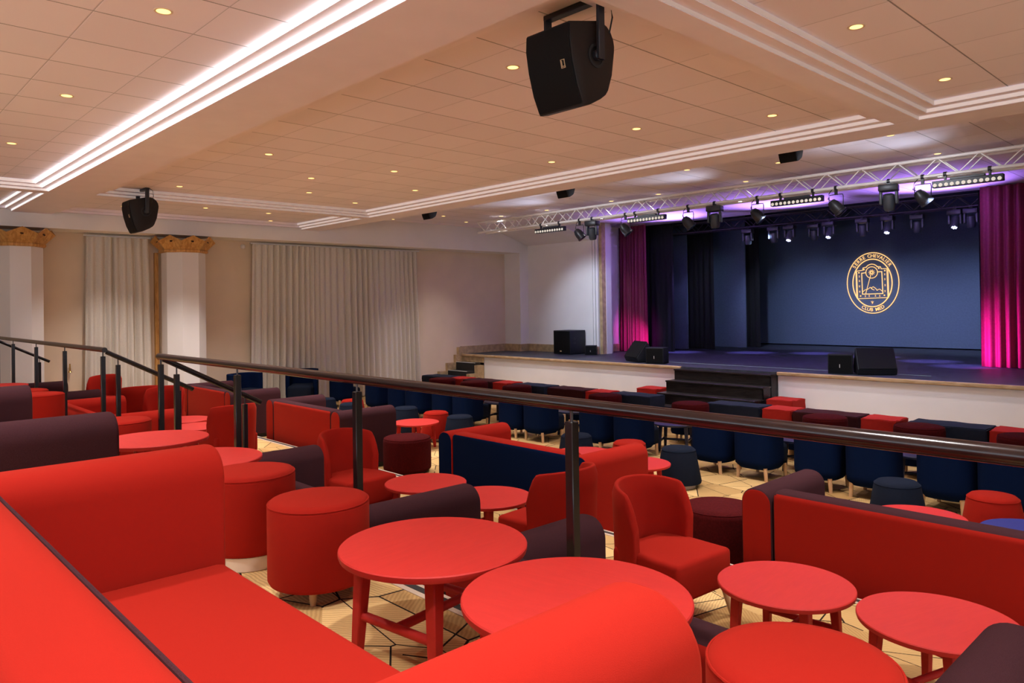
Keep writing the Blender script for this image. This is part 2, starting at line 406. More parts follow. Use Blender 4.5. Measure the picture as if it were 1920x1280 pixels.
# stone skirting on the stage
bm = bm_new()
box(bm, XW, XW+.05, YST, 14.52, 0, .2); box(bm, XW+.05, XS+.04, 14.47, 14.52, 0, .2); box(bm, XS, XS+.04, 14.52, 14.84, 0, .2)
box(bm, XS+.04, -12.73, 14.80, 14.84, 0, .2); box(bm, -12.84, -12.80, 15.46, 16.3, 0, .2); box(bm, -12.60, -12.42, 14.70, 14.78, 0, .2)
struct('baseboard_left', bm, 'stone')
# unseen windows added for cool fill, behind and right of the viewer
bm = bm_new(); box(bm, -10.5, 2.5, YB, YB+.02, .9, 2.7); struct('unseen_window_1', bm, plain('unseen_window_glass', (.7, .75, .8), .1))
bm = bm_new(); box(bm, XR-.02, XR, -4.2, 6.2, .9, 2.8); struct('unseen_window_2', bm, plain('unseen_window_glass_side', (.7, .75, .8), .1))
# vertical pine strip on the left wall
bm = bm_new(); box(bm, XW, XW+.07, 4.95, 5.02, -.86, 2.45); trim(bm, 'pine')
# shallow bulkhead at the right of the ceiling before the stage
bm = bm_new(); prism(bm, [(-2.35, ZS), (-1.75, 3.22), (-1.0, 3.22), (-1.0, ZS+.02), (-2.35, ZS+.02)], 'y', 8.28, 16.3); trim(bm, 'plaster')

# ================================================================== STAGE
st = thing('stage', 'raised stage with dark floor, white front wall and oak nosing', 'stage', (-7.6, YST, T2))
def rel(o): o.matrix_parent_inverse = Matrix.Translation(-Vector(o.parent.location)); return o
bm = bm_new(); box(bm, -15.70, 5.5, YST-.02, 22.3, -.06, 0); rel(obj('stage_floor', bm, 'deck', st))
bm = bm_new(); box(bm, -14.72, -8.62, YST, YST+.12, T2, -.05); box(bm, -6.55, 5.5, YST, YST+.12, T2, -.05); box(bm, -8.7, -6.5, YST+.12, YST+.2, T2, -.06); rel(obj('front_panel', bm, 'wallw', st))
bm = bm_new()
for a, b_ in ((-15.60, -8.62), (-6.55, 5.5)): box(bm, a, b_, YST-.06, YST+.03, -.055, .006, .012)
rel(obj('nosing', bm, 'nose', st))
bm = bm_new(); box(bm, -9.7, -4.25, 13.63, 13.655, 0, .002)
tag(obj('floor_tape', bm, 'tape'), 'pale green tape line running along the dark stage floor', 'tape')
# steps in the middle
sp = thing('stage_steps', 'broad black wooden steps up to the middle of the stage', 'steps', (-7.585, YST, T2))
yy = [12.56, 12.27, 11.98, 11.69]; zz = [-.03, -.235, -.45, -.655]
for k in range(4):
    bm = bm_new(); y1 = YST-.01 if k == 0 else yy[k-1]
    x0, x1 = -8.62, -6.55
    box(bm, x0-.0, x1, yy[k]-.015, y1+.01, zz[k]-.03, zz[k], .006); o = rel(obj('tread', bm, 'step', sp))
    bm = bm_new(); box(bm, x0+.01, x1-.01, yy[k]+.005, yy[k]+.03, T2, zz[k]-.03); rel(obj('riser', bm, 'step', sp))
for x in (-8.61, -6.585):
    bm = bm_new()
    poly = [(YST-.01, T2), (YST-.01, zz[0]-.03)]
    for k in range(4):
        poly += [(yy[k]+.005, zz[k]-.03), (yy[k]+.005, (zz[k+1]-.03) if k < 3 else T2)]
    prism(bm, poly, 'x', x, x+.025); rel(obj('side_panel', bm, 'step', sp))
# stone steps beside the left wall
ss = thing('side_steps', 'narrow stone steps with black treads between stage and left wall', 'steps', (-15.2, YST, T2))
ys = [12.87-.28*k for k in range(5)]; zs_ = [-.0, -.205, -.41, -.615, -.82]
for k in range(1, 5):
    z = zs_[k]
    if z < T2+.02: z = T2+.04
    bm = bm_new(); box(bm, -15.60, -14.84, ys[k], YST-.02, T2, z); rel(obj('tread', bm, 'noseblack', ss))
    bm = bm_new(); box(bm, -15.60, -14.84, ys[k]-.005, ys[k]+.03, z, z+.008); rel(obj('step_edge', bm, 'white', ss))
bm = bm_new(); box(bm, -15.60, -14.72, YST-.03, YST+.02, -.2, -.055); rel(obj('top_riser', bm, 'stone', ss))
for x0, x1, dz in ((-15.70, -15.60, .19), (-14.84, -14.72, -.06)):
    bm = bm_new()
    poly = [(YST-.012, T2), (YST-.012, zs_[1]+dz+(.20 if dz > 0 else .0))]
    yk = [YST-.13 if dz > 0 else ys[1]]+[ys[k] for k in (2, 3, 4)]
    for k in range(4):
        z = max(zs_[k+1]+dz+.0, T2+.02)
        if k == 0 and dz > 0: poly += [(yk[0], zs_[1]+dz+.20), (yk[0], z), (ys[1], z)]
        else: poly += [(poly[-1][0], z), (yk[k], z)]
    poly += [(ys[4], T2)]
    prism(bm, poly, 'x', x0, x1); rel(obj('stone_cheek', bm, 'stone', ss, 20))

# --- curtains
def curtain_mesh(p0, p1, z0, z1, amp, folds, seed, gather=0., n=None):
    rnd = random.Random(seed); p0, p1 = Vector((*p0, 0)), Vector((*p1, 0)); d = p1-p0; L = d.length; t_ = d/L; nrm = Vector((-t_.y, t_.x, 0))
    n = n or int(folds*10); ph = [rnd.uniform(0, 6.28) for _ in range(4)]
    t = bmesh.new(); rows = []
    for j in range(9):
        v = j/8; row = []
        for i in range(n+1):
            u = i/n
            w = u+.012*math.sin(9*u+ph[0])+.006*math.sin(23*u+ph[1])
            a = amp*(.75+.35*math.sin(5*u*3+ph[2]))*(.65+.35*(1-v)+.1)
            off = a*math.sin(2*PI*folds*w+.35*math.sin(3*v+ph[3])*v)
            sq = (u-.5)*gather*math.sin(PI*min(1, v*1.2))*.0
            flare = (u-.5)*gather*(1-v)
            p = p0+t_*(L*(u)+flare)+nrm*off
            row.append(t.verts.new((p.x, p.y, z0+(z1-z0)*v)))
        rows.append(row)
    for a, b_ in zip(rows, rows[1:]):
        for i in range(n): t.faces.new((a[i], a[i+1], b_[i+1], b_[i]))
    bmesh.ops.recalc_face_normals(t, faces=t.faces)
    g = bmesh.ops.solidify(t, geom=t.faces[:], thickness=.008)
    return t
def curtain(name, label, m, *a, **k): return tag(obj(name, curtain_mesh(*a, **k), m, None, 60), label, 'curtain')
cw = thing('window_curtain', 'narrow beige linen curtain hanging between the two white columns', 'curtain', (XW+.12, 4.25, T1))
rel(obj('curtain_fabric', curtain_mesh((XW+.15, 3.72), (XW+.15, 4.80), T1+.03, 2.71, .062, 8, 3, .1), 'linen', cw, 60))
bm = bm_new(); box(bm, XW+.09, XW+.14, 3.68, 4.86, 2.715, 2.74); rel(obj('curtain_track', bm, 'white', cw))
cw = thing('window_curtain', 'wide beige linen curtain on the left wall, beside the stage', 'curtain', (XW+.12, 9.1, T2))
rel(obj('curtain_fabric', curtain_mesh((XW+.15, 6.93), (XW+.15, 11.32), T2+.03, 2.71, .065, 29, 5, .15), 'linen', cw, 60))
bm = bm_new(); box(bm, XW+.09, XW+.14, 6.9, 11.4, 2.715, 2.74); rel(obj('curtain_track', bm, 'white', cw))
curtain('stage_curtain', 'crimson velvet curtain gathered at the left of the stage opening', 'velvet', (-12.78, 16.12), (-11.82, 16.05), .01, ZS-.01, .06, 9, 11, .05)
curtain('stage_curtain', 'crimson velvet curtain gathered at the right of the stage opening', 'velvet', (-4.08, 16.0), (-1.4, 16.0), .01, ZS-.01, .07, 17, 12, .05)
curtain('stage_leg_drape', 'black drape directly behind the left crimson curtain', 'drape', (-13.6, 16.62), (-11.36, 16.62), .01, 4.4, .02, 14, 21)
curtain('stage_leg_drape', 'black drape between the two lit blue stage flats', 'drape', (-13.2, 18.02), (-11.02, 18.02), .01, 4.6, .02, 12, 22)
curtain('stage_leg_drape', 'black drape beside the lit blue backdrop', 'drape', (-12.8, 19.55), (-10.49, 19.55), .01, 4.8, .02, 12, 23)
curtain('stage_leg_drape', 'black drape behind the right crimson curtain', 'drape', (-4.3, 16.75), (-1.0, 16.75), .01, 4.4, .02, 18, 24)
curtain('stage_border_drape', 'black border drape across the top of the stage', 'drape', (-13.9, 18.6), (1.8, 18.6), 3.75, 5.1, .02, 60, 25)
for x1, y, lb in ((-11.70, 17.75, 'narrow blue-grey stage flat at the left, nearer the audience'), (-10.76, 19.25, 'broad blue-grey stage flat at the left, beside the backdrop')):
    bm = bm_new(); box(bm, -13.4, x1, y, y+.04, .005, 4.6); tag(obj('stage_flat', bm, 'flat'), lb, 'stage flat')
bm = bm_new(); box(bm, -13.8, 1.8, 21.16, 21.22, .03, 4.9); tag(obj('stage_backdrop', bm, 'flat'), 'wide blue-grey backdrop at the back of the stage', 'backdrop')

# --- emblem on the backdrop
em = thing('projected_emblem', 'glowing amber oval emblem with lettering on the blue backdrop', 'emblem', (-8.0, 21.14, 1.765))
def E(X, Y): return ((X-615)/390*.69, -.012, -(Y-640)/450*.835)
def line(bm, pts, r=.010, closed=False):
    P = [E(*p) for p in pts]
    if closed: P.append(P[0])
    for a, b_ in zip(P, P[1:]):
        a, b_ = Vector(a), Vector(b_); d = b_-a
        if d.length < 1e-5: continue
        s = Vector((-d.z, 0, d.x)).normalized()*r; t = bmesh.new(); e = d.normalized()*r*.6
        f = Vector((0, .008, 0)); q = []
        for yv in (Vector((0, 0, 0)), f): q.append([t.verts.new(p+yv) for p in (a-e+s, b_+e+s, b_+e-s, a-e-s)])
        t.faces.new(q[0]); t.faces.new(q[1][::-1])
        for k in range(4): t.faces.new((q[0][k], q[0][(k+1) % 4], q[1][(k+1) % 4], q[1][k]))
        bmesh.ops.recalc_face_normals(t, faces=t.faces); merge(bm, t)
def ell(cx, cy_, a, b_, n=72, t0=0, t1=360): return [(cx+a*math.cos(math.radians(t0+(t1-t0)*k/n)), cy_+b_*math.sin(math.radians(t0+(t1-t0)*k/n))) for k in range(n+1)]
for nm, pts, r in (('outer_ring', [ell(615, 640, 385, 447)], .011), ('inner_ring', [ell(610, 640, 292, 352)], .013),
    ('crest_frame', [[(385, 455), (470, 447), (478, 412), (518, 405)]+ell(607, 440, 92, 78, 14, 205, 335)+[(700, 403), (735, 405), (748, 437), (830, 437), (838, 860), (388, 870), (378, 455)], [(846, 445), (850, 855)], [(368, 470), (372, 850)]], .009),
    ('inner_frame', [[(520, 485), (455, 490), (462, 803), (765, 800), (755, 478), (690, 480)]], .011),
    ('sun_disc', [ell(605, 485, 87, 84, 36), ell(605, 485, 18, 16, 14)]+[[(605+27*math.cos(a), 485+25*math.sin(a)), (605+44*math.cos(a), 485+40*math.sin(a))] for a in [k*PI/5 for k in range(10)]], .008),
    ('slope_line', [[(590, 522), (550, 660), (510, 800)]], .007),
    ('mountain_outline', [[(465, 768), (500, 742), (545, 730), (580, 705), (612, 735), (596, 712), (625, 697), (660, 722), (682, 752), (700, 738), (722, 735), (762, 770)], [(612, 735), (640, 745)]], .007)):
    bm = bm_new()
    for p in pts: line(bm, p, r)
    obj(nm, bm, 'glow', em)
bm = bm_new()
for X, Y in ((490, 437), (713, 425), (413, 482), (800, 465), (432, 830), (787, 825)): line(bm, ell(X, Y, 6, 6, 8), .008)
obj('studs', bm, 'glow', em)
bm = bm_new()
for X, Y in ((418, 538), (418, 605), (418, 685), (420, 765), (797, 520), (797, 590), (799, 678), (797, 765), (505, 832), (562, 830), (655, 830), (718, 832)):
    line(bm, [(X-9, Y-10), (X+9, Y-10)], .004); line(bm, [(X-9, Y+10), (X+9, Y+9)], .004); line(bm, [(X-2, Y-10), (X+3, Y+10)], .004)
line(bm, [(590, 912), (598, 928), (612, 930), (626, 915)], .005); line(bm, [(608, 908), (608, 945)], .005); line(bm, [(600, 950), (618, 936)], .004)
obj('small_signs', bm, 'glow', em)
dg = None
def text_arc(word, cx, cy_, a, b_, angs, size, flip):
    bm = bm_new()
    for ch, ang in zip(word, angs):
        if ch == ' ': continue
        cu = bpy.data.curves.new('t', 'FONT'); cu.body = ch; cu.size = size; cu.align_x = 'CENTER'; cu.align_y = 'CENTER'; cu.extrude = .004; cu.offset = .001
        o = bpy.data.objects.new('t', cu); C.objects.link(o); bpy.context.view_layer.update()
        me = bpy.data.meshes.new_from_object(o.evaluated_get(bpy.context.evaluated_depsgraph_get()))
        bpy.data.objects.remove(o); bpy.data.curves.remove(cu)
        th = math.radians(ang); X, Y = cx+a*math.cos(th), cy_-b_*math.sin(th); p = Vector(E(X, Y))
        tx, tz = -a*math.sin(th)*.69/390, b_*math.cos(th)*.835/450
        if not flip: tx, tz = -tx, -tz
        rot = math.atan2(tz, tx)
        mt = Matrix.Translation(p) @ Matrix.Rotation(-rot, 4, 'Y') @ Matrix.Rotation(PI/2, 4, 'X')
        me.transform(mt); bm.from_mesh(me); bpy.data.meshes.remove(me)
    return bm
n = len('SERRE CHEVALIER')
wd = {'I': .45, ' ': .75, 'E': .85, 'L': .8}
def spread(word, a0, a1):
    ws = [wd.get(c, 1.) for c in word]; tot = sum(ws); out = []; acc = 0
    for w in ws: out.append(a0+(a1-a0)*(acc+w/2)/tot); acc += w
    return out
obj('upper_lettering', text_arc('SERRE CHEVALIER', 613, 640, 338, 400, spread('SERRE CHEVALIER', 146, 36), .128, False), 'glow', em)
obj('lower_lettering', text_arc('CLUB MED', 613, 640, 335, 398, spread('CLUB MED', 241, 300), .128, True), 'glow', em)

# ================================================================== COLUMNS
def make_column():
    r = thing('column', '', 'column'); R_ = .375/math.cos(PI/8)
    h = 2.43-T2
    bm = bm_new(); lathe(bm, [(R_, 0), (R_, h)], 8, mat=Matrix.Rotation(PI/8, 4, 'Z')); obj('shaft', bm, 'gloss', r, 20)
    bm = bm_new(); lathe(bm, [(R_+.03, h), (R_+.05, h+.015), (R_+.05, h+.05), (R_+.03, h+.06)], 8, mat=Matrix.Rotation(PI/8, 4, 'Z')); cap = obj('capital', bm, 'pine', r, 20)
    me = cap.data; bm = bmesh.new(); bm.from_mesh(me)
    t = bmesh.new(); lo, hi, li, hin = [], [], [], []
    for k in range(16):
        a = PI/8+k*PI/8; edge = k % 2 == 0
        rl = (R_ if edge else .375)+.03; rh = .60 if edge else .545; zh = h+.215 if edge else h+.325
        lo.append(t.verts.new((rl*math.cos(a), rl*math.sin(a), h+.05))); hi.append(t.verts.new((rh*math.cos(a), rh*math.sin(a), zh)))
        li.append(t.verts.new(((rl-.03)*math.cos(a), (rl-.03)*math.sin(a), h+.05))); hin.append(t.verts.new(((rh-.03)*math.cos(a), (rh-.03)*math.sin(a), zh)))
    for k in range(16):
        j = (k+1) % 16
        t.faces.new((lo[k], lo[j], hi[j], hi[k])); t.faces.new((hi[k], hi[j], hin[j], hin[k])); t.faces.new((hin[k], hin[j], li[j], li[k])); t.faces.new((li[k], li[j], lo[j], lo[k]))
    bmesh.ops.recalc_face_normals(t, faces=t.faces); merge(bm, t); bm.to_mesh(me); bm.free(); me.shade_smooth(); me.set_sharp_from_angle(angle=.3)
    for k in range(8):
        a = PI/4+k*PI/4; bm = bm_new()
        lathe(bm, [(.001, -.006), (.028, -.004), (.028, .004), (.001, .006)], 8, mat=Matrix.Rotation(a, 4, 'Z') @ Matrix.Translation((.497, 0, h+.215)) @ Matrix.Rotation(math.radians(52), 4, 'Y'))
        kn = obj('knot', bm, 'knot', cap)
    return r
col_k = Kind(make_column)
col_k((-15.33, 5.40, T2), 0, 'white octagonal column with pine capital standing between the beige curtains', 'white columns of the left wall')
c2 = col_k((-15.33, 2.57, T2), 0, 'white octagonal column with pine capital at the left photo edge', 'white columns of the left wall')
bm = bm_new(); lathe(bm, [(.05, 0), (.05, .03), (.035, .06), (.02, .075)], 20, mat=Matrix.Rotation(PI/2, 4, 'Y'))
tag(obj('motion_sensor', bm, 'white', loc=(XW, 6.78, 2.66)), 'small white motion sensor high on the wall, left of wide curtain', 'sensor')
bm = bm_new(); tube(bm, (0, 0, 0), (0, 0, .16), .012); lathe(bm, [(.035, 0), (.03, .01), (.012, .03)], 12)
tag(obj('brass_wall_hook', bm, 'brass', loc=(XW+.05, 3.45, .17)), 'small brass upright hook low on the wall left of the narrow curtain', 'hook')

# ================================================================== FURNITURE
# --- sofa: rear faces and arm ends in one fabric (slot 1), the rest in another (slot 0)
SW, SD, SH, AW = 2.15, .88, .80, .235
def arm_poly(x0, x1, z0, z1, r, n=8):
    pts = [(x0, z0), (x1, z0)]
    pts += [(x1-r+r*math.cos(a), z1-r+r*math.sin(a)) for a in [k*PI/2/n for k in range(n+1)]]
    pts += [(x0+r+r*math.cos(a), z1-r+r*math.sin(a)) for a in [PI/2+k*PI/2/n for k in range(n+1)]]
    return pts
def make_sofa(inner, outer, piping=False, plinth=.07):
    r = thing('sofa', '', 'sofa')
    for s in (-1, 1):
        x0, x1 = (-SW/2, -SW/2+AW) if s < 0 else (SW/2-AW, SW/2)
        bm = bm_new(); prism(bm, arm_poly(x0, x1, plinth, SH, .105), 'y', 0, SD, .018, 3)
        bm.normal_update()
        for f in bm.faces: f.material_index = 1 if abs(f.normal.y) > .8 else 0
        obj('arm', bm, [inner, outer], r, 40)
    bm = bm_new()
    pr = [(0, plinth), (.225, plinth)]+[(.225-.09+.09*math.cos(a), SH-.09+.09*math.sin(a)) for a in [k*PI/16 for k in range(9)]]+[(.05+.05*math.cos(a), SH-.05+.05*math.sin(a)) for a in [PI/2+k*PI/16 for k in range(9)]]
    prism(bm, pr, 'x', -SW/2+AW+.004, SW/2-AW-.004, .03, 3)
    bm.normal_update()
    for f in bm.faces: f.material_index = 1 if f.normal.y < -.75 else 0
    bk = obj('backrest', bm, [inner, outer], r, 40)
    if piping:
        bm = bm_new(); path_tube(bm, [(-SW/2+AW+.02, .206, SH-.030), (SW/2-AW-.02, .206, SH-.030)], .0055); obj('piping', bm, 'plum', bk)
    bm = bm_new(); box(bm, -SW/2+AW+.003, SW/2-AW-.003, .226, SD-.01, .13, .415, .035, 3); obj('seat', bm, inner, r, 40)
    bm = bm_new(); box(bm, -SW/2+.04, SW/2-.04, .05, SD-.05, 0, .13); obj('plinth', bm, 'black', r)
    return r
def sofa(kind, x0, y, z, label, group): return kind((x0+SW/2, y, z), 0, label, group)
k_rr = Kind(lambda: make_sofa('red', 'red', True)); k_pr = Kind(lambda: make_sofa('plum', 'red')); k_rn = Kind(lambda: make_sofa('red', 'navy')); k_r2 = Kind(lambda: make_sofa('red', 'red'))
G0, G1, G2 = 'sofas on the upper terrace', 'sofas on the middle terrace', 'sofas on the lowest floor behind the step'
sofa(k_rr, -2.815, .165, T0, 'big red sofa nearest the viewer, seen over its back', G0)
sofa(k_pr, -5.98, .17, T0, 'dark plum sofa to the left of the near red sofa', G0)
sofa(k_pr, -2.70, 2.09, T1, 'plum sofa with red back just below the rail, behind the near pouf', G1)
sofa(k_pr, -5.60, 2.09, T1, 'plum sofa on the middle terrace, behind the near red poufs', G1)
sofa(k_r2, -10.76, 2.09, T1, 'red sofa below the left rail, left of the aisle steps', G1)
sofa(k_pr, -13.82, 2.09, T1, 'plum sofa far left below the rail, before the narrow curtain', G1)
sofa(k_pr, -10.66, 4.93, T2, 'plum sofa with bright red back behind the maroon pouf', G2)
sofa(k_rn, -6.44, 4.93, T2, 'red sofa with black-navy back in the middle of the lowest row', G2)
sofa(k_pr, -2.82, 4.93, T2, 'long plum sofa with red back at the right, behind two red tables', G2)
sofa(k_pr, -14.12, 4.93, T2, 'plum sofa with orange-red back before the second column, far left', G2)

# --- round table
def make_table():
    r = thing('round_table', '', 'table'); h = .40
    bm = bm_new(); lathe(bm, [(.335, h-.028), (.347, h-.024), (.35, h-.015), (.35, h-.004), (.346, h)], 64); obj('tabletop', bm, 'lacquer', r, 30)
    q = .182
    for sx in (-1, 1):
        for sy in (-1, 1):
            bm = bm_new(); sqbar(bm, (sx*(q+.02), sy*(q+.02), 0), (sx*q, sy*q, h-.027), .036, .052); obj('leg', bm, 'lacquer', r)
    for s in (-1, 1):
        bm = bm_new(); tube(bm, (s*(q+.009), -q, .15), (s*(q+.009), q, .15), .017); obj('stretcher', bm, 'lacquer', r)
    bm = bm_new(); tube(bm, (-q, 0, .15), (q, 0, .15), .017); obj('stretcher', bm, 'lacquer', r)
    return r
tb = Kind(make_table)
TG = 'low round red tables'
for x, y, z, rz, lb in (
    (-2.23, 1.68, T0, 1.71, 'red round table beside the tall near pouf, fully in view'),
    (-1.52, 1.68, T0, .2, 'red round table half hidden behind the near red sofa arm'),
    (-4.52, 1.68, T0, .3, 'red round table behind the red sofa arm, by the second rail post'),
    (-5.47, 1.72, T0, .1, 'red round table right of the near plum sofa arm'),
    (-10.95, 1.60, T0, .2, 'red round table at the left photo edge under the far rail'),
    (-5.17, 3.82, T1, .5, 'red round table between brown sofa arm and red armchair, below the rail'),
    (-4.42, 3.87, T1, .1, 'red round table before the black-navy sofa back'),
    (-1.905, 3.77, T1, 1.62, 'red round table to the right of the red armchair, with open legs'),
    (-1.185, 3.83, T1, 1.27, 'red round table at lower right before the long red sofa back'),
    (-10.62, 3.72, T1, .3, 'red round table on the middle terrace behind the left aisle rail'),
    (-9.86, 3.62, T1, .6, 'red round table beside the far armchair, left of the aisle'),
    (-9.24, 6.66, T2, .3, 'red round table next to the tapered red stool, behind the maroon pouf'),
    (-5.82, 6.62, T2, .2, 'red round table behind the central sofa, touched by violet light'),
    (-5.00, 6.58, T2, .4, 'red round table behind the right arm of the central sofa'),
    (-2.13, 6.47, T2, .2, 'red round table beyond the long right sofa, before the slate stool')):
    tb((x, y, z), rz, lb, TG)
tb((-1.38, 6.62, T2), .3, 'blue round table at the right photo edge behind the long sofa', TG, {'lacquer': 'blue_lacquer'})

# --- drum pouf
def make_pouf():
    r = thing('drum_pouf', '', 'pouf'); R_ = .225; h = .43
    bm = bm_new(); lathe(bm, [(R_-.03, .065), (R_-.008, .07), (R_, .085), (R_, h-.03), (R_-.003, h-.02), (R_-.012, h-.012)], 64, cap=True); obj('drum', bm, 'red', r, 50)
    bm = bm_new(); lathe(bm, [(R_-.02, h-.02), (R_-.006, h-.016), (R_-.014, h-.004), (R_-.05, h+.002), (.001, h+.006)], 64); tp = obj('top_cushion', bm, 'red', r, 60)
    bm = bm_new(); path_tube(bm, [((R_-.004)*math.cos(a), (R_-.004)*math.sin(a), h-.016) for a in [2*PI*k/64 for k in range(65)]], .004, 6); obj('piping', bm, 'red', tp)
    for k in range(4):
        a = PI/4+k*PI/2; bm = bm_new(); tube(bm, (.15*math.cos(a), .15*math.sin(a), 0), (.15*math.cos(a), .15*math.sin(a), .07), .013, .02); obj('leg', bm, 'beech', r)
    return r
def make_plinth_pouf():
    r = make_pouf(); 
    for ch in list(r.children):
        if ch.name.startswith('leg'): bpy.data.objects.remove(ch)
    bm = bm_new(); lathe(bm, [(.205, 0), (.21, .004), (.21, .066)], 48); obj('plinth', bm, 'birch', r)
    return r
pf = Kind(make_pouf); pf2 = Kind(make_plinth_pouf)
pfx = pf2((-3.72, 1.63, T0), 0., 'red drum pouf on a pale plinth, just right of the red sofa arm', 'red drum poufs')
pfx.scale = (1, 1, 1.07)
for x, y, rz, lb in ((-3.06, 1.66, .1, 'red drum pouf left of the nearest red table, topmost seam showing'),
    (-.83, 1.72, 0., 'red drum pouf cut off by the bottom photo edge'), (-6.42, 1.76, 0., 'red drum pouf peeping over the end of the plum sofa arm'),
    (-9.17, 1.74, 0., 'red drum pouf standing right of the far plum arm, under the left rail'), (-9.72, 1.70, 0., 'red drum pouf behind another pouf under the left rail')):
    pf((x, y, T0), rz, lb, 'red drum poufs')
def make_big_pouf():
    r = thing('velvet_pouf', '', 'pouf'); R_ = .31; h = .47
    bm = bm_new(); lathe(bm, [(R_-.05, .03), (R_-.02, .035), (R_-.004, .055), (R_, .08), (R_, h-.06), (R_-.006, h-.03), (R_-.03, h-.010), (R_-.08, h), (.001, h+.004)], 64); obj('body', bm, 'maroon', r, 60)
    bm = bm_new(); path_tube(bm, [((R_-.013)*math.cos(a), (R_-.013)*math.sin(a), h-.022) for a in [2*PI*k/64 for k in range(65)]], .005, 6); obj('piping', bm, 'maroon', r)
    bm = bm_new(); lathe(bm, [(R_-.06, 0), (R_-.06, .03)], 32); obj('base_ring', bm, 'black', r)
    return r
bp = Kind(make_big_pouf)
bp((-8.0, 5.62, T2), 0, 'maroon velvet pouf left of the black-navy sofa back', 'maroon velvet poufs')
bp((-3.33, 5.47, T2), 0, 'maroon velvet pouf between red armchair and long red sofa back', 'maroon velvet poufs')
xs = [-13.86, -12.70, -11.31, -8.92, -7.07, -4.78, -3.51, -2.30]
lbs = ['at the far left end of the row before the stage', 'second from the left in the row before the stage', 'third from the left in the row before the stage', 'just left of the black stage steps',
       'before the middle of the black stage steps', 'before the maroon block, right of the stage steps', 'second from the right in the row before the stage', 'at the right end of the row before the stage']
for x, l in zip(xs, lbs): bp((x, 10.76, T2), 0, 'maroon velvet pouf '+l, 'maroon velvet poufs before the stage')

# --- soft blocks in front of the stage
def make_block(L):
    def f():
        r = thing('seat_block', '', 'seat block')
        bm = bm_new(); t = bmesh.new(); bmesh.ops.create_cube(t, size=1)
        bmesh.ops.subdivide_edges(t, edges=t.edges[:], cuts=5, use_grid_fill=True)
        rn = random.Random(int(L*100))
        for v in t.verts:
            v.co.x *= L; v.co.y *= .5; v.co.z = (v.co.z+.5)*.43
            b_ = 1-max(abs(v.co.x)/(L/2), abs(v.co.y)/.25)
            if v.co.z > .4: v.co.z += .012*min(1, b_*2)+rn.uniform(-.005, .005)
            v.co.x += rn.uniform(-.006, .006); v.co.y += rn.uniform(-.006, .006)
        bmesh.ops.bevel(t, geom=[e for e in t.edges if e.calc_face_angle(0) > .9], offset=.012, segments=2, affect='EDGES')
        bmesh.ops.recalc_face_normals(t, faces=t.faces); merge(bm, t)
        obj('cover', bm, 'red_cover', r, 40)
        bm = bm_new(); z = .415
        path_tube(bm, [(L/2-.004, -.246, z), (L/2-.004, .246, z), (-L/2+.004, .246, z), (-L/2+.004, -.246, z), (L/2-.004, -.246, z)], .005, 6); obj('seam', bm, 'red_cover', r)
        return r
    return f
cube, bench = Kind(make_block(.49)), Kind(make_block(.99))
def block(k, x0, x1, colr, lb, y=11.38):
    if k.o is None:   # prototype keeps its own red; a hidden first copy is never made: the first block placed is a red one
        return k((( x0+x1)/2, y, T2), 0, lb, 'fabric seat blocks before the stage')
    m = None if colr == 'red' else {'red_cover': colr+'_cover'}
    return k(((x0+x1)/2, y, T2), 0, lb, 'fabric seat blocks before the stage', m)
block(cube, -2.79, -2.30, 'red', 'red cube seat at the right end of the stage front row')
b0 = bench((-3.31, 11.38, T2), 0, 'long navy seat block right of the stage steps, second from the right end', 'fabric seat blocks before the stage')
for ch in b0.children:
    for sl in ch.material_slots: sl.link = 'OBJECT'; sl.material = M['navy_cover']
block(cube, -4.42, -3.93, 'red', 'red cube seat between long navy and long maroon blocks, at the right')
def longb(xc, colr, lb): dup(b0, (xc, 11.38, T2), 0, lb, 'fabric seat blocks before the stage', None if colr == 'navy' else {'navy_cover': colr+'_cover'})
longb(-4.96, 'maroon', 'long maroon seat block right of the stage steps')
block(cube, -5.97, -5.48, 'red', 'red cube seat beside the stage steps, in front of another red cube')
longb(-6.52, 'navy', 'long navy seat block before the right end of the stage steps')
block(cube, -6.49, -6.0, 'red', 'red cube seat tucked against the right side of the stage steps', 12.50)
block(cube, -9.33, -8.84, 'red', 'red cube seat tucked against the left side of the stage steps', 12.50)
longb(-8.68, 'navy', 'long navy seat block just left of the stage steps')
block(cube, -9.74, -9.25, 'red', 'red cube seat, first in the row left of the stage steps')
longb(-10.29, 'maroon', 'long maroon seat block left of the stage steps')
longb(-11.38, 'navy', 'long navy seat block, middle of the row left of the steps')
block(cube, -12.50, -12.01, 'red', 'red cube seat, second in the row left of the stage steps')
longb(-13.06, 'maroon', 'long maroon seat block near the stone steps')
block(cube, -14.12, -13.63, 'red', 'red cube seat nearest the stone steps')
longb(-14.68, 'navy', 'long navy seat block at the far left, before the stone steps')

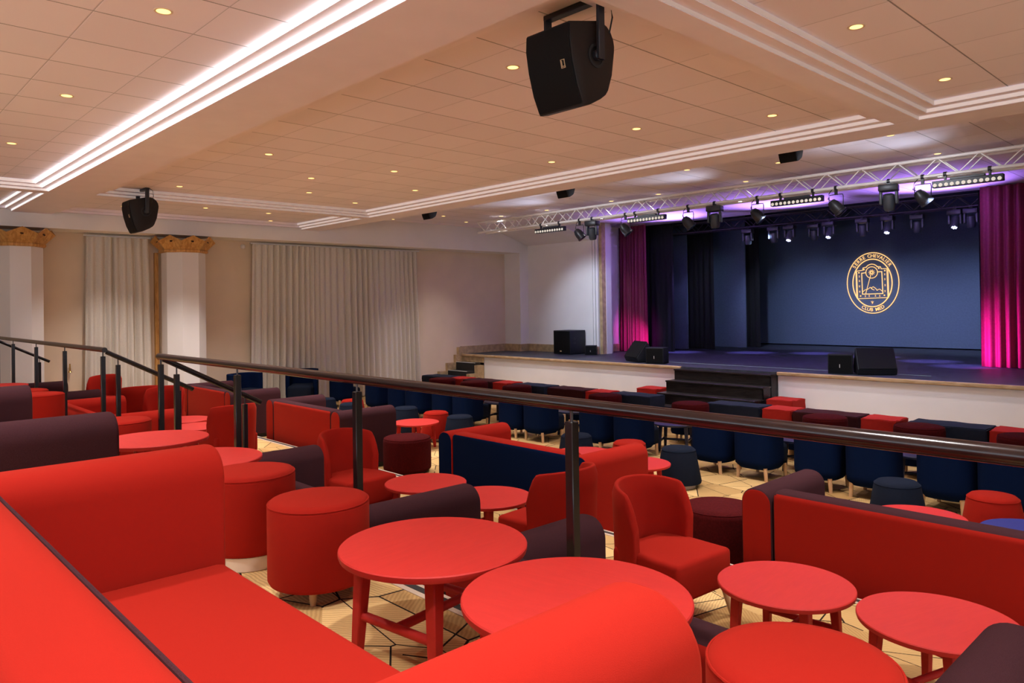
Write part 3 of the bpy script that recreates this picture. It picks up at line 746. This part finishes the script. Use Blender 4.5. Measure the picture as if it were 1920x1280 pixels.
# --- red armchair (front faces +y)
def make_armchair():
    r = thing('armchair', '', 'armchair')
    bm = bm_new(); box(bm, -.262, .262, -.16, .345, .185, .415, .03, 4)
    obj('seat', bm, 'red', r, 50)
    t = bmesh.new(); n, mz = 36, 10; A = math.radians(97)
    def prof(u):   # u in -1..1 around the back
        top = .79-.05*abs(u)**2
        e = max(0, (abs(u)-.80)/.20)
        return top-.16*e*e
    grid = {}
    for side in (0, 1):
        for i in range(n+1):
            u = -1+2*i/n; a = u*A
            for j in range(mz+1):
                v = j/mz; zt = prof(u); z = .19+(zt-.19)*v
                rr = (.282 if side == 0 else .205)+(.018*v if side == 0 else .034*v)
                if v > .9: rr += (-.02 if side == 0 else .02)*((v-.9)/.1)**2
                x = rr*math.sin(a)*.98; y = -rr*math.cos(a)+.01+(.02 if abs(u) > .8 else 0)*0
                grid[side, i, j] = t.verts.new((x, y, z))
    for i in range(n):
        for j in range(mz):
            t.faces.new((grid[0, i, j], grid[0, i+1, j], grid[0, i+1, j+1], grid[0, i, j+1]))
            t.faces.new((grid[1, i, j], grid[1, i, j+1], grid[1, i+1, j+1], grid[1, i+1, j]))
        t.faces.new((grid[0, i, mz], grid[0, i+1, mz], grid[1, i+1, mz], grid[1, i, mz]))
        t.faces.new((grid[0, i, 0], grid[1, i, 0], grid[1, i+1, 0], grid[0, i+1, 0]))
    for i in (0, n):
        for j in range(mz): t.faces.new((grid[0, i, j], grid[0, i, j+1], grid[1, i, j+1], grid[1, i, j]))
    bmesh.ops.recalc_face_normals(t, faces=t.faces)
    bm = bm_new(); merge(bm, t); bk = obj('backrest', bm, 'red', r, 60)
    md = bk.modifiers.new('round', 'BEVEL'); md.width = .028; md.segments = 3; md.limit_method = 'ANGLE'; md.angle_limit = .8
    for sx in (-1, 1):
        for sy, y in ((-1, -.15), (1, .31)):
            bm = bm_new(); tube(bm, (sx*.255, y+.035*sy, 0), (sx*.215, y, .20), .013, .022); obj('leg', bm, 'beech', r)
    return r
ac = Kind(make_armchair)
AG = 'red armchairs on the middle terrace'
def face(dx, dy): return math.atan2(-dx, dy)
for x, y, d, lb in (
    (-2.75, 3.82, (1., -.07), 'red armchair left of the two right-hand red tables, wooden leg showing'),
    (-3.62, 3.82, (-1., -.08), 'red armchair seen from behind, beside the third rail post'),
    (-5.90, 3.52, (1., .08), 'red armchair left of the tall rail post, facing the far tables'),
    (-8.86, 3.66, (-1., -.05), 'red armchair seen from behind, right of the aisle handrails'),
    (-11.42, 3.72, (.75, -.66), 'red armchair with open side to the viewer, behind the aisle handrails'),
    (-12.14, 3.60, (-1., .1), 'red armchair seen from behind, second from left below the rail'),
    (-14.45, 3.70, (.72, -.69), 'red armchair before the narrow beige curtain')):
    ac((x, y, T1), face(*d), lb, AG)

# --- navy tub chair (front +y)
def make_tub():
    r = thing('tub_chair', '', 'chair')
    t = bmesh.new(); n, mz = 32, 10; A = math.radians(112); G = {}
    for side in (0, 1):
        for i in range(n+1):
            a = (-1+2*i/n)*A
            for j in range(mz+1):
                v = j/mz; z = .13+.53*v; rr = .265 if side == 0 else .195
                if v < .15: rr -= .05*((.15-v)/.15)**2*(1 if side == 0 else 0)
                k = 3.2   # squarish plan
                cx_, cy_ = math.sin(a), -math.cos(a); q = (abs(cx_)**k+abs(cy_)**k)**(-1/k)
                G[side, i, j] = t.verts.new((rr*cx_*q, rr*cy_*q, z))
    for i in range(n):
        for j in range(mz):
            t.faces.new((G[0, i, j], G[0, i+1, j], G[0, i+1, j+1], G[0, i, j+1])); t.faces.new((G[1, i, j], G[1, i, j+1], G[1, i+1, j+1], G[1, i+1, j]))
        t.faces.new((G[0, i, mz], G[0, i+1, mz], G[1, i+1, mz], G[1, i, mz])); t.faces.new((G[0, i, 0], G[1, i, 0], G[1, i+1, 0], G[0, i+1, 0]))
    for i in (0, n):
        for j in range(mz): t.faces.new((G[0, i, j], G[0, i, j+1], G[1, i, j+1], G[1, i, j]))
    bmesh.ops.recalc_face_normals(t, faces=t.faces); bm = bm_new(); merge(bm, t); bk = obj('backrest', bm, 'navy', r, 60)
    md = bk.modifiers.new('round', 'BEVEL'); md.width = .02; md.segments = 2; md.limit_method = 'ANGLE'; md.angle_limit = .8
    bm = bm_new(); box(bm, -.20, .20, -.17, .33, .14, .41, .06, 4); obj('seat', bm, 'slate', r, 50)
    for sx in (-1, 1):
        for y in (-.19, .25):
            bm = bm_new(); tube(bm, (sx*.19, y, 0), (sx*.18, y, .16), .02, .024); obj('leg', bm, 'beech', r)
    return r
tc_ = Kind(make_tub)
row = [-14.40, -12.95, -12.13, -11.55, -10.70, -10.10, -8.88, -8.29, -7.11, -6.46, -5.17, -4.56, -3.80, -3.21, -2.48, -1.93]
words = ['first', 'second', 'third', 'fourth', 'fifth', 'sixth', 'seventh', 'eighth', 'ninth', 'tenth', 'eleventh', 'twelfth', 'thirteenth', 'fourteenth', 'fifteenth', 'sixteenth']
for x, w in zip(row, words):
    tc_((x, 8.44, T2), random.uniform(-.06, .06), 'navy tub chair seen from behind, %s from the left in its row' % w, 'navy tub chairs in the near row')
def make_leg_stool():
    r = thing('low_stool', '', 'stool')
    bm = bm_new(); lathe(bm, [(.19, .13), (.225, .135), (.235, .16), (.235, .38), (.225, .415), (.19, .43), (.001, .435)], 40); obj('seat', bm, 'navy', r, 60)
    for k in range(4):
        a = PI/4+k*PI/2; bm = bm_new(); tube(bm, (.17*math.cos(a), .17*math.sin(a), 0), (.16*math.cos(a), .16*math.sin(a), .14), .018, .021); obj('leg', bm, 'beech', r)
    return r
lst = Kind(make_leg_stool)
row2 = [-10.40, -8.75, -7.55, -6.55, -4.72, -3.95, -3.25, -2.46]
for x, w in zip(row2, words):
    lst((x, 9.85, T2), .3, 'low dark navy stool beyond the navy tables, %s from the left' % w, 'low navy stools beyond the tables')
q = tc_((-14.95, 7.75, T2), -2.2, 'broad navy armchair facing the viewer before the wide curtain', 'navy tub chairs by the left wall')
q2 = tc_((-14.95, 6.50, T2), -1.2, 'broad navy armchair side-on behind the far plum sofa, by the second column', 'navy tub chairs by the left wall')
q.scale = q2.scale = (1.28, 1.28, 1.25)
for x, w in zip([-10.05, -8.30, -6.30, -4.40, -3.0, -2.1], words):
    tb((x, 9.20, T2), .4, 'dark navy round table between the facing tub chairs, %s from the left' % w, 'navy low tables between the tub chairs', {'lacquer': 'navy_lacquer'})

# --- tapered stool
def make_stool():
    r = thing('tapered_stool', '', 'stool'); h = .46
    bm = bm_new(); lathe(bm, [(.22, .05), (.255, .055), (.26, .075), (.20, h-.05), (.192, h-.025), (.17, h-.006), (.12, h), (.001, h+.003)], 48); obj('body', bm, 'red', r, 60)
    bm = bm_new(); path_tube(bm, [(.196*math.cos(a), .196*math.sin(a), h-.032) for a in [2*PI*k/48 for k in range(49)]], .0035, 6); obj('piping', bm, 'red', r)
    bm = bm_new(); lathe(bm, [(.19, 0), (.19, .05)], 32); obj('base', bm, 'birch', r)
    return r
ts = Kind(make_stool)
ts((-9.58, 7.30, T2), 0, 'red tapered stool beside the small red table in the middle distance', 'tapered stools')
ts((-1.83, 7.38, T2), 0, 'red tapered stool at the right photo edge above the blue table', 'tapered stools')
ts((-5.68, 7.30, T2), 0, 'red tapered stool peeping over the arm of the central sofa', 'tapered stools')
ts((-12.05, 7.25, T2), 0, 'red tapered stool whose top peeps over the far plum sofa', 'tapered stools')
for x, y, lb in ((-8.95, 7.28, 'slate tapered stool right of the red tapered stool'), (-5.02, 7.38, 'slate tapered stool right of the central sofa, nearly whole'), (-2.60, 7.36, 'slate tapered stool behind the red table at the right'),
    (-12.62, 7.0, 'slate tapered stool behind the far plum sofa, left one'), (-10.42, 7.30, 'slate tapered stool behind the arm of the plum and red sofa'), (-6.50, 7.24, 'slate tapered stool just right of the third rail post'), (-11.60, 6.95, 'slate tapered stool at the front corner of the plum and red sofa')):
    ts((x, y, T2), 0, lb, 'tapered stools', {'red': 'slate'})

# ================================================================== HANDRAILS
def add_post(r, x, y, z0, z1, rail_z):
    bm = bm_new(); box(bm, x-.019, x+.019, y-.019, y+.019, z0, z1, .003, 1); p = rel(obj('post', bm, 'post', r))
    bm = bm_new(); tube(bm, (x, y, z1-.002), (x, y, rail_z), .006, seg=8); q = obj('pin', bm, 'steel', p); q.matrix_parent_inverse = Matrix.Translation(-Vector(r.location)) 
    q.matrix_parent_inverse = Matrix.Identity(4)
    bm = bm_new(); box(bm, x-.035, x+.035, y-.035, y+.035, z0, z0+.006); q = obj('foot_plate', bm, 'post', p); q.matrix_parent_inverse = Matrix.Identity(4)
def rail_thing(label, p0, p1, posts, z_of, base_of, group):
    r = thing('handrail', label, 'handrail', (p0[0], p0[1], 0), 0, group)
    bm = bm_new(); tube(bm, p0, p1, .0245, seg=24); rel(obj('rail_bar', bm, 'rail', r))
    for x, y in posts:
        z = z_of(x, y); add_post(r, x, y, base_of(x, y), z-.062, z-.018)
    return r
ZR = .922
flat0 = lambda x, y: ZR
rail_thing('long dark wooden handrail on black posts crossing the whole picture', (-6.24, 2.0, ZR), (2.4, 2.0, ZR), [(-6.20+1.461*k, 2.0) for k in range(6)], flat0, lambda x, y: T0, 'level handrails')
rail_thing('dark wooden handrail on black posts at the left of the aisle', (-14.12, 2.0, ZR), (-7.76, 2.0, ZR), [(-13.67, 2.0), (-12.20, 2.0), (-10.74, 2.0), (-9.30, 2.0), (-7.82, 2.0)], flat0, lambda x, y: T0, 'level handrails')
sl = lambda x, y: ZR-.01-(y-2.0)*.53
def bs(x, y): return T0-.155*(1+int((y-E1)/.28)) if y > E1 else T0
for x, lb in ((-6.20, 'sloping black stair handrail below the long rail, right of the aisle'), (-7.78, 'sloping black stair handrail at the left side of the aisle'), (-14.14, 'sloping black stair handrail far left, before the first column')):
    r = thing('stair_handrail', lb, 'handrail', (x, 2.0, 0), 0, 'stair handrails')
    bm = bm_new(); tube(bm, (x, 2.02, sl(x, 2.02)), (x, 2.82, sl(x, 2.82)), .022, seg=20); rel(obj('rail_bar', bm, 'post', r))
    for y in (2.12, 2.68): add_post(r, x, y, bs(x, y), sl(x, y)-.075, sl(x, y)-.018)

# ================================================================== CEILING THINGS
def make_lamp():
    r = thing('recessed_downlight', '', 'downlight')
    bm = bm_new(); lathe(bm, [(.040, -.002), (.052, -.005), (.056, -.003), (.056, .0)], 24, cap=False); obj('trim_ring', bm, 'lampring', r)
    bm = bm_new(); lathe(bm, [(.042, -.0035), (.03, -.005), (.001, -.006)], 24, cap=True); obj('lens', bm, 'lamp', r)
    return r
lk = Kind(make_lamp)
LAMPS = {'middle ceiling bay': [(-4.155, 3.96), (-8.40, 3.96), (-11.4, 3.97), (-9.57, 5.14), (-8.40, 5.75), (-10.78, 5.75), (-4.77, 6.34), (-9.57, 6.94), (-11.36, 6.94), (-6.59, 6.95), (-3.555, 6.94)],
         'left ceiling bay': [(-13.52, 5.16), (-13.575, 6.38), (-14.7, 6.95), (-14.15, 3.97)], 'near ceiling bay': [(-7.19, 1.58), (-9.59, 1.575), (-4.78, 1.58), (-3.58, -.22), (-5.98, -.22), (-3.58, -2.02)],  # near and right bays: lamps out of view are added to brighten the foreground
         'right ceiling bay': [(-2.02, 5.14), (-2.01, 6.94), (-.8, 4.0), (-1.4, 1.58), (-1.4, -.22), (.4, .98), (1.0, 5.74)],
         'ceiling before the stage': [(-3.54, 10.02), (-3.54, 11.83), (-6.59, 10.05), (-5.36, 10.64), (-6.57, 11.83), (-8.41, 11.84), (-9.58, 11.85), (-12.8, 11.75), (-13.57, 10.64), (-14.2, 11.85), (-11.38, 11.82), (-14.77, 10.06)]}
ordn = words
def spot(name, loc, to, power, col, size=1.6, blend=.6, rad=.05):
    d = bpy.data.lights.new(name, 'SPOT'); d.energy = power; d.color = col; d.spot_size = size; d.spot_blend = blend; d.shadow_soft_size = rad
    o = bpy.data.objects.new(name, d); C.objects.link(o); o.location = loc
    o.rotation_euler = (Vector(to)-Vector(loc)).to_track_quat('-Z', 'Y').to_euler()
    return o
WARM = (1., .93, .92)
P_DOWN = 270.
for bay, L in LAMPS.items():
    z = ZS if 'stage' in bay else ZC
    for i, (x, y) in enumerate(sorted(L)):
        lk((x, y, z), 0, 'small warm recessed downlight in the %s, %s from the left wall' % (bay, ordn[i]), 'downlights')
        if x > -14.5: spot('downlight_beam', (x, y, z-.03), (x, y, 0), P_DOWN*(.65 if 'stage' in bay else 1.35 if y < 1 else 1.), WARM, 1.6, .9, .06)

# --- ceiling loudspeaker (faces -y)
def make_speaker():
    r = thing('ceiling_loudspeaker', '', 'loudspeaker')
    tilt = Matrix.Translation((0, 0, -.38)) @ Matrix.Rotation(math.radians(13), 4, 'X')
    W_ = .185   # half width
    # side profile (y, z): slightly bowed front, bulging rounded rear
    prof = [(-.165, -.26), (-.19, -.14), (-.198, 0), (-.19, .13), (-.165, .225)]
    prof += [(.085+.135*math.cos(a), .095+.135*math.sin(a)) for a in [math.radians(k) for k in (88, 68, 48, 28, 8, -10, -24)]]
    prof += [(.15, -.10), (.09, -.19), (.06, -.215), (.01, -.235), (-.10, -.262)]
    bm = bm_new(); prism(bm, prof, 'x', -W_, W_, .012, 2, mat=tilt); obj('cabinet', bm, 'cab', r, 35)
    gp = [(-.175, -.25), (-.20, -.14), (-.208, 0), (-.20, .13), (-.175, .216), (-.162, .21), (-.185, .13), (-.193, 0), (-.185, -.14), (-.16, -.245)]
    bm = bm_new(); prism(bm, gp, 'x', -W_+.008, W_-.008, .004, 1, mat=tilt); gr = obj('grille', bm, 'grille', r, 35)
    bm = bm_new()
    for a in ((.098, .101, -.03, .02), (.125, .128, -.03, .02), (.098, .128, .017, .02), (.098, .128, -.03, -.027), (.104, .107, -.022, .012), (.104, .120, -.022, -.018)):
        box(bm, a[0], a[1], -.2125, -.206, a[2], a[3], mat=tilt)
    obj('badge', bm, 'gold', gr)
    for s in (-1, 1):
        mt = tilt @ Matrix.Translation((s*(W_+.001), .02, .02)) @ Matrix.Rotation(s*PI/2, 4, 'Y')
        bm = bm_new(); lathe(bm, [(.072, -.006), (.072, .003), (.056, .004), (.054, -.004), (.001, -.004)], 32, mat=mt); obj('handle_cup', bm, 'black', r)
        bm = bm_new(); lathe(bm, [(.033, -.003), (.033, .022), (.02, .03), (.001, .03)], 24, mat=mt); obj('pivot_knob', bm, 'kit', r)
    bm = bm_new(); box(bm, -W_-.045, W_+.045, -.01, .05, -.035, 0, .004, 1)
    for s in (-1, 1): box(bm, s*(W_+.033)-.012, s*(W_+.033)+.012, -.008, .048, -.385, -.0, .004, 1)
    obj('bracket', bm, 'kit', r)
    bm = bm_new(); path_tube(bm, [(W_+.04, .05, -.01), (W_+.055, .09, -.04), (W_+.06, .10, -.12), (W_+.05, .08, -.22)], .005, 6); obj('cable', bm, 'black', r)
    return r
spk = Kind(make_speaker)
SG = 'loudspeakers under the ceiling'
spk((-3.06, 3.42, ZC), 0, 'large black loudspeaker on a ceiling bracket, nearest the viewer', SG)
spk((-12.02, 3.62, ZC), 0, 'black loudspeaker on a ceiling bracket above the white column', SG)
q1 = spk((-4.25, 8.75, ZS), 0, 'black loudspeaker peeping under the beam at the right, above the truss', SG)
q2 = spk((-8.0, 8.75, ZS), 0, 'black loudspeaker peeping under the beam, in the middle of the picture', SG)
q3 = spk((-11.6, 8.75, ZS), 0, 'black loudspeaker peeping under the beam above the wide curtain', SG)

for q in (q1, q2, q3): q.scale = (.6, .6, .6)
# --- trusses
def truss(name, label, x0, x1, y, z0, z1, m, r_ch, dy):
    t = thing(name, label, 'truss', (x0, y, z0))
    for yy_, zz_ in ((y, z0), (y, z1), (y+dy, z0), (y+dy, z1)):
        bm = bm_new(); tube(bm, (x0, yy_, zz_), (x1, yy_, zz_), r_ch, seg=14); rel(obj('chord', bm, m, t))
    n_ = int((x1-x0)/.26); st_ = (x1-x0)/n_
    for yf in (y, y+dy):
        bm = bm_new()
        for k in range(n_):
            a, b_ = x0+k*st_, x0+(k+1)*st_
            tube(bm, (a, yf, z0 if k % 2 else z1), (b_, yf, z1 if k % 2 else z0), .009, seg=6)
        rel(obj('bracing', bm, m, t))
    for zz_ in (z0, z1):
        bm = bm_new()
        for k in range(n_):
            a, b_ = x0+k*st_, x0+(k+1)*st_
            tube(bm, (a, y if k % 2 else y+dy, zz_), (b_, y+dy if k % 2 else y, zz_), .009, seg=6)
        rel(obj('bracing', bm, m, t))
    return t
truss('lighting_truss', 'bright aluminium lighting truss hung across the front of the stage', -13.35, 1.5, 11.5, 3.03, 3.27, 'alu', .025, .25)
truss('lighting_truss', 'dark lighting truss over the stage, behind the bright one', -12.6, 0., 16.8, 3.14, 3.38, 'trussblack', .024, .25)

# --- fixtures
def make_bar():
    r = thing('led_bar', '', 'stage light'); L_ = .86
    bm = bm_new(); box(bm, -L_/2, L_/2, -.045, .045, -.06, .035, .006, 1); bd = obj('housing', bm, 'kit', r)
    bm = bm_new(); box(bm, -L_/2+.22, L_/2-.22, -.02, .05, .035, .065, .004, 1); obj('driver_box', bm, 'kit2', r)
    for k in range(12):
        x = -L_/2+.04+k*(L_-.08)/11; bm = bm_new()
        lathe(bm, [(.024, 0), (.026, .004), (.018, .010), (.001, .012)], 14, c=(x, -.045, -.028), mat=Matrix.Rotation(PI/2, 4, 'X')); obj('lens', bm, 'lens', r)
    for s in (-1, 1):
        bm = bm_new(); box(bm, s*.27-.012, s*.27+.012, -.02, .02, .03, .12)
        lathe(bm, [(.036, -.02), (.036, .02)], 16, c=(s*.27, 0, .12), mat=Matrix.Rotation(PI/2, 4, 'Y')); obj('clamp', bm, 'kit', r)
    return r
def make_par():
    r = thing('par_can', '', 'stage light')
    mt = Matrix.Translation((0, 0, -.30)) @ Matrix.Rotation(math.radians(-35), 4, 'Y') @ Matrix.Rotation(math.radians(18), 4, 'X')
    bm = bm_new(); lathe(bm, [(.03, .13), (.055, .12), (.082, .06), (.09, .0), (.09, -.07), (.098, -.075), (.098, -.10), (.088, -.102)], 24, mat=mt); obj('can', bm, 'kit', r, 40)
    bm = bm_new(); lathe(bm, [(.086, -.098), (.05, -.106), (.001, -.108)], 24, mat=mt); obj('lens', bm, 'lensdark', r, 60)
    bm = bm_new()
    for s in (-1, 1): path_tube(bm, [(s*.105, 0, -.30), (s*.11, 0, -.14), (s*.10, 0, -.105), (0, 0, -.10)], .007, 6)
    obj('yoke', bm, 'kit', r)
    bm = bm_new(); box(bm, -.02, .02, -.015, .015, -.11, -.02); lathe(bm, [(.036, -.018), (.036, .018)], 16, mat=Matrix.Rotation(PI/2, 4, 'Y')); obj('clamp', bm, 'kit', r)
    bm = bm_new(); path_tube(bm, [(-.05, .02, 0), (-.12, .03, -.07), (-.14, .03, -.16), (-.07, .02, -.2)], .006, 6); obj('cable', bm, 'black', r)
    return r
def make_head(light):
    def f():
        r = thing('moving_head', '', 'stage light')
        bm = bm_new(); box(bm, -.03, .03, -.02, .02, -.06, .02); lathe(bm, [(.036, -.018), (.036, .018)], 16, mat=Matrix.Rotation(PI/2, 4, 'Y')); obj('clamp', bm, 'kit', r)
        bm = bm_new(); box(bm, -.13, .13, -.10, .10, -.15, -.05, .015, 2); obj('base', bm, 'kit', r)
        for s in (-1, 1):
            bm = bm_new(); box(bm, s*.105-.02, s*.105+.02, -.05, .05, -.34, -.14, .012, 2); obj('yoke_arm', bm, 'kit2', r)
        mt = Matrix.Translation((0, 0, -.29)) @ Matrix.Rotation(math.radians(-30 if light else 12), 4, 'X')
        bm = bm_new(); lathe(bm, [(.045, .11), (.075, .09), (.082, 0), (.08, -.09), (.07, -.13), (.062, -.14)], 24, mat=mt); hd = obj('head', bm, 'kit2', r, 45)
        if light:
            for k in range(7):
                a = k*PI/3; q = (0, 0) if k == 6 else (.038*math.cos(a), .038*math.sin(a)); bm = bm_new()
                lathe(bm, [(.017, -.14), (.012, -.147), (.001, -.149)], 10, mat=mt @ Matrix.Translation((*q, 0))); obj('led', bm, 'ledblue', hd)
        else:
            bm = bm_new(); lathe(bm, [(.06, -.138), (.03, -.148), (.001, -.15)], 20, mat=mt); obj('lens', bm, 'lensdark', hd, 60)
        return r
    return f
kb, kp, kh, khl = Kind(make_bar), Kind(make_par), Kind(make_head(False)), Kind(make_head(True))
for x, w in zip((-10.98, -8.45, -5.50, -3.08), ('leftmost', 'second from the left', 'third from the left', 'rightmost')):
    kb((x, 11.5, 2.91), 0, 'black bar of twelve small lamps on the bright truss, %s' % w, 'lamp bars on the bright truss')
for x, w in zip((-10.14, -8.95, -7.53, -6.18, -4.87, -3.64), words):
    kp((x, 11.5, 3.03), 0, 'black tapered spotlight in a yoke on the bright truss, %s from the left' % w, 'spotlights on the bright truss')
for x, w in zip((-9.80, -6.99, -4.10), ('leftmost', 'middle one', 'rightmost')):
    kh((x, 11.5, 3.03), .2, 'black moving-head light on the bright truss, %s' % w, 'moving heads on the bright truss')
for x, w in zip((-9.30, -8.62, -6.55, -4.45, -5.52, -7.75), ('at its far left', 'left of the middle', 'above the emblem', 'at its right end', 'right of the emblem', 'left of the emblem')):
    kh((x, 17.05 if x in (-5.52, -7.75) else 16.8, 3.14), .1, 'dark moving-head light on the dark stage truss, %s' % w, 'dark moving heads over the stage')
for x, w in zip((-8.22, -7.28, -6.02, -4.73), words):
    khl((x, 16.8, 3.14), 0, 'round light of seven glowing dots under the dark truss, %s from the left' % w, 'glowing lamp heads over the stage')

# --- loudspeakers on the stage
s = thing('subwoofer', 'big square black subwoofer standing at the left of the stage', 'loudspeaker', (-13.18, 14.47, 0), 0)
bm = bm_new(); box(bm, -.30, .30, -.29, .30, .01, .62, .012, 2); cb_ = obj('cabinet', bm, 'case', s)
bm = bm_new(); box(bm, -.285, .285, -.302, -.291, .03, .60, .004, 1); g_ = obj('grille', bm, 'grille', s)
for dx in (-.13, .14):
    for dz in (.40, .30):
        bm = bm_new(); lathe(bm, [(.055, -.002), (.055, .002), (.045, .003), (.001, .002)], 16, mat=Matrix.Translation((.302, dx, dz)) @ Matrix.Rotation(PI/2, 4, 'Y') @ Matrix.Diagonal((.6, 1, 1, 1))); obj('port', bm, 'black', s)
bm = bm_new(); box(bm, -.06, .0, -.306, -.302, .07, .10); obj('badge', bm, 'gold', g_)
def make_monbox():
    r = thing('monitor_speaker', '', 'loudspeaker')
    bm = bm_new(); box(bm, -.20, .20, -.16, .16, .008, .345, .008, 2); obj('cabinet', bm, 'case', r)
    bm = bm_new(); box(bm, -.185, .185, -.168, -.159, .03, .325, .003, 1); g = obj('grille', bm, 'grille', r)
    bm = bm_new(); box(bm, -.012, -.002, -.172, -.168, .11, .17); obj('badge', bm, 'white', g)
    return r
mbx = Kind(make_monbox)
mbx((-9.48, 13.20, 0), .25, 'small upright black speaker box at the stage edge, left pair', 'monitor boxes on the stage')
mbx((-5.60, 13.28, 0), .35, 'small upright black speaker box at the stage edge, right of the steps', 'monitor boxes on the stage')
r = mbx((-12.46, 14.50, 0), .6, 'small black speaker box beside the big subwoofer', 'monitor boxes on the stage'); r.scale = (.72, .72, .70)
def make_wedge():
    r = thing('wedge_monitor', '', 'loudspeaker')
    poly = [(-.25, .05), (.20, .05), (.24, .16), (.06, .46), (-.27, .17)]
    bm = bm_new(); prism(bm, [(-.20, .01), (.17, .01), (.22, .12), (.02, .45), (-.24, .10)], 'x', -.31, .31, .01, 2); obj('cabinet', bm, 'case', r, 30)
    bm = bm_new(); prism(bm, [(-.249, .115), (.005, .455), (.014, .448), (-.238, .107)], 'x', -.295, .295, .003, 1); obj('grille', bm, 'grille', r, 30)
    return r
wk = Kind(make_wedge)
wk((-5.08, 13.45, 0), .55, 'black wedge monitor lying on the stage, right of the steps', 'wedge monitors on the stage')
wk((-10.10, 13.42, 0), -.45, 'black wedge monitor tilted up on the stage, left of the steps', 'wedge monitors on the stage')

# ================================================================== LIGHT
def area(name, loc, to, sx, sy, power, col):
    d = bpy.data.lights.new(name, 'AREA'); d.shape = 'RECTANGLE'; d.size = sx; d.size_y = sy; d.energy = power; d.color = col
    o = bpy.data.objects.new(name, d); C.objects.link(o); o.location = loc; o.rotation_euler = (Vector(to)-Vector(loc)).to_track_quat('-Z', 'Y').to_euler(); return o
# cool fill from the unseen windows added behind and to the right
area('window_fill', (-4., YB+.05, 1.8), (-4., 5., 1.9), 13., 1.8, 185., (.76, .88, 1.))
area('window_fill', (XR-.05, 1.0, 1.9), (-6., 1., 2.2), 10., 1.7, 190., (.74, .88, 1.))
# white stage heads washing the ceiling before the stage
for x in (-11.0, -7.3, -3.9):
    spot('ceiling_wash', (x+.5, 11.25, 2.62), (x, 9.9, ZS), 42., (.72, .82, 1.), 1.7, 1., .25)
# added spots without fixture brighten the truss; truss washes light the stage wall
spot('truss_fill', (-9.8, 9.2, 3.3), (-9.8, 11.6, 3.1), 90., (.9, .93, 1.), 1.6, .8, .1)
spot('truss_fill', (-4.0, 9.2, 3.3), (-4.2, 11.6, 3.1), 90., (.9, .93, 1.), 1.6, .8, .1)
for x in (-11.5, -9.0, -6.0, -3.5): spot('stage_front_wash', (x, 11.45, 2.7), (x, 12.9, -.5), 120., (.62, .74, 1.), 1.9, .9, .08)
spot('wall_wash', (-11.3, 12.2, 2.7), (-12.7, 14.9, 1.2), 260., (.66, .78, 1.), .9, .8, .08)
# violet light on the ceiling over the stage mouth
for x in (-10.5, -7.5, -4.5): spot('violet_wash', (x, 15.4, 2.2), (x, 13.9, 6.), 420., (.40, .22, 1.), 1.9, .8, .1)
# violet pools on the stage floor
for x, y in ((-11.2, 16.6), (-9.6, 17.4), (-8.2, 18.0), (-6.7, 17.6), (-5.3, 16.9), (-4.4, 16.0)):
    spot('floor_pool', (x, y-.1, 3.0), (x, y, 0), 900., (.28, .22, 1.), .46, .9, .04)
# blue light on the backdrop and flats
for x in (-9.6, -7.9, -6.2, -4.6): spot('backdrop_wash', (x, 17.2, 3.0), (x, 21.2, .2), 330., (.56, .66, 1.), 1.15, 1., .06)
spot('flat_wash', (-8.6, 16.6, 2.9), (-11.6, 18.8, 1.4), 200., (.55, .66, 1.), .8, .9, .05)
for x in (-9.5, -6.5, -4.6): spot('violet_truss_wash', (x, 14.6, 2.5), (x, 16.9, 3.3), 40., (.42, .25, 1.), 1.3, .9, .08)
# magenta light on the velvet curtains
spot('curtain_wash', (-11.45, 15.35, .15), (-12.0, 16.0, .35), 120., (1., .05, .75), 1.1, .9, .05)
spot('curtain_wash', (-4.5, 15.1, .15), (-3.9, 15.95, .5), 420., (1., .05, .85), 1.3, .9, .05)
spot('curtain_wash', (-3.2, 14.2, 2.9), (-3.2, 16.0, 1.6), 18., (1., .3, .6), 1.5, .9, .05)

w = bpy.data.worlds.new('world'); S.world = w; w.use_nodes = True
w.node_tree.nodes['Background'].inputs[0].default_value = (.9, .8, .72, 1); w.node_tree.nodes['Background'].inputs[1].default_value = .0
S.view_settings.view_transform = 'Standard'; S.view_settings.look = 'None'; S.view_settings.gamma = 1; S.view_settings.use_curve_mapping = False
S.view_settings.exposure = 0.
S.cycles.use_denoising = True
S.cycles.max_bounces = 6; S.cycles.diffuse_bounces = 5; S.cycles.glossy_bounces = 3; S.cycles.transmission_bounces = 1
S.cycles.caustics_reflective = False; S.cycles.caustics_refractive = False
S.cycles.use_adaptive_sampling = True; S.cycles.adaptive_threshold = .06; S.cycles.adaptive_min_samples = 16
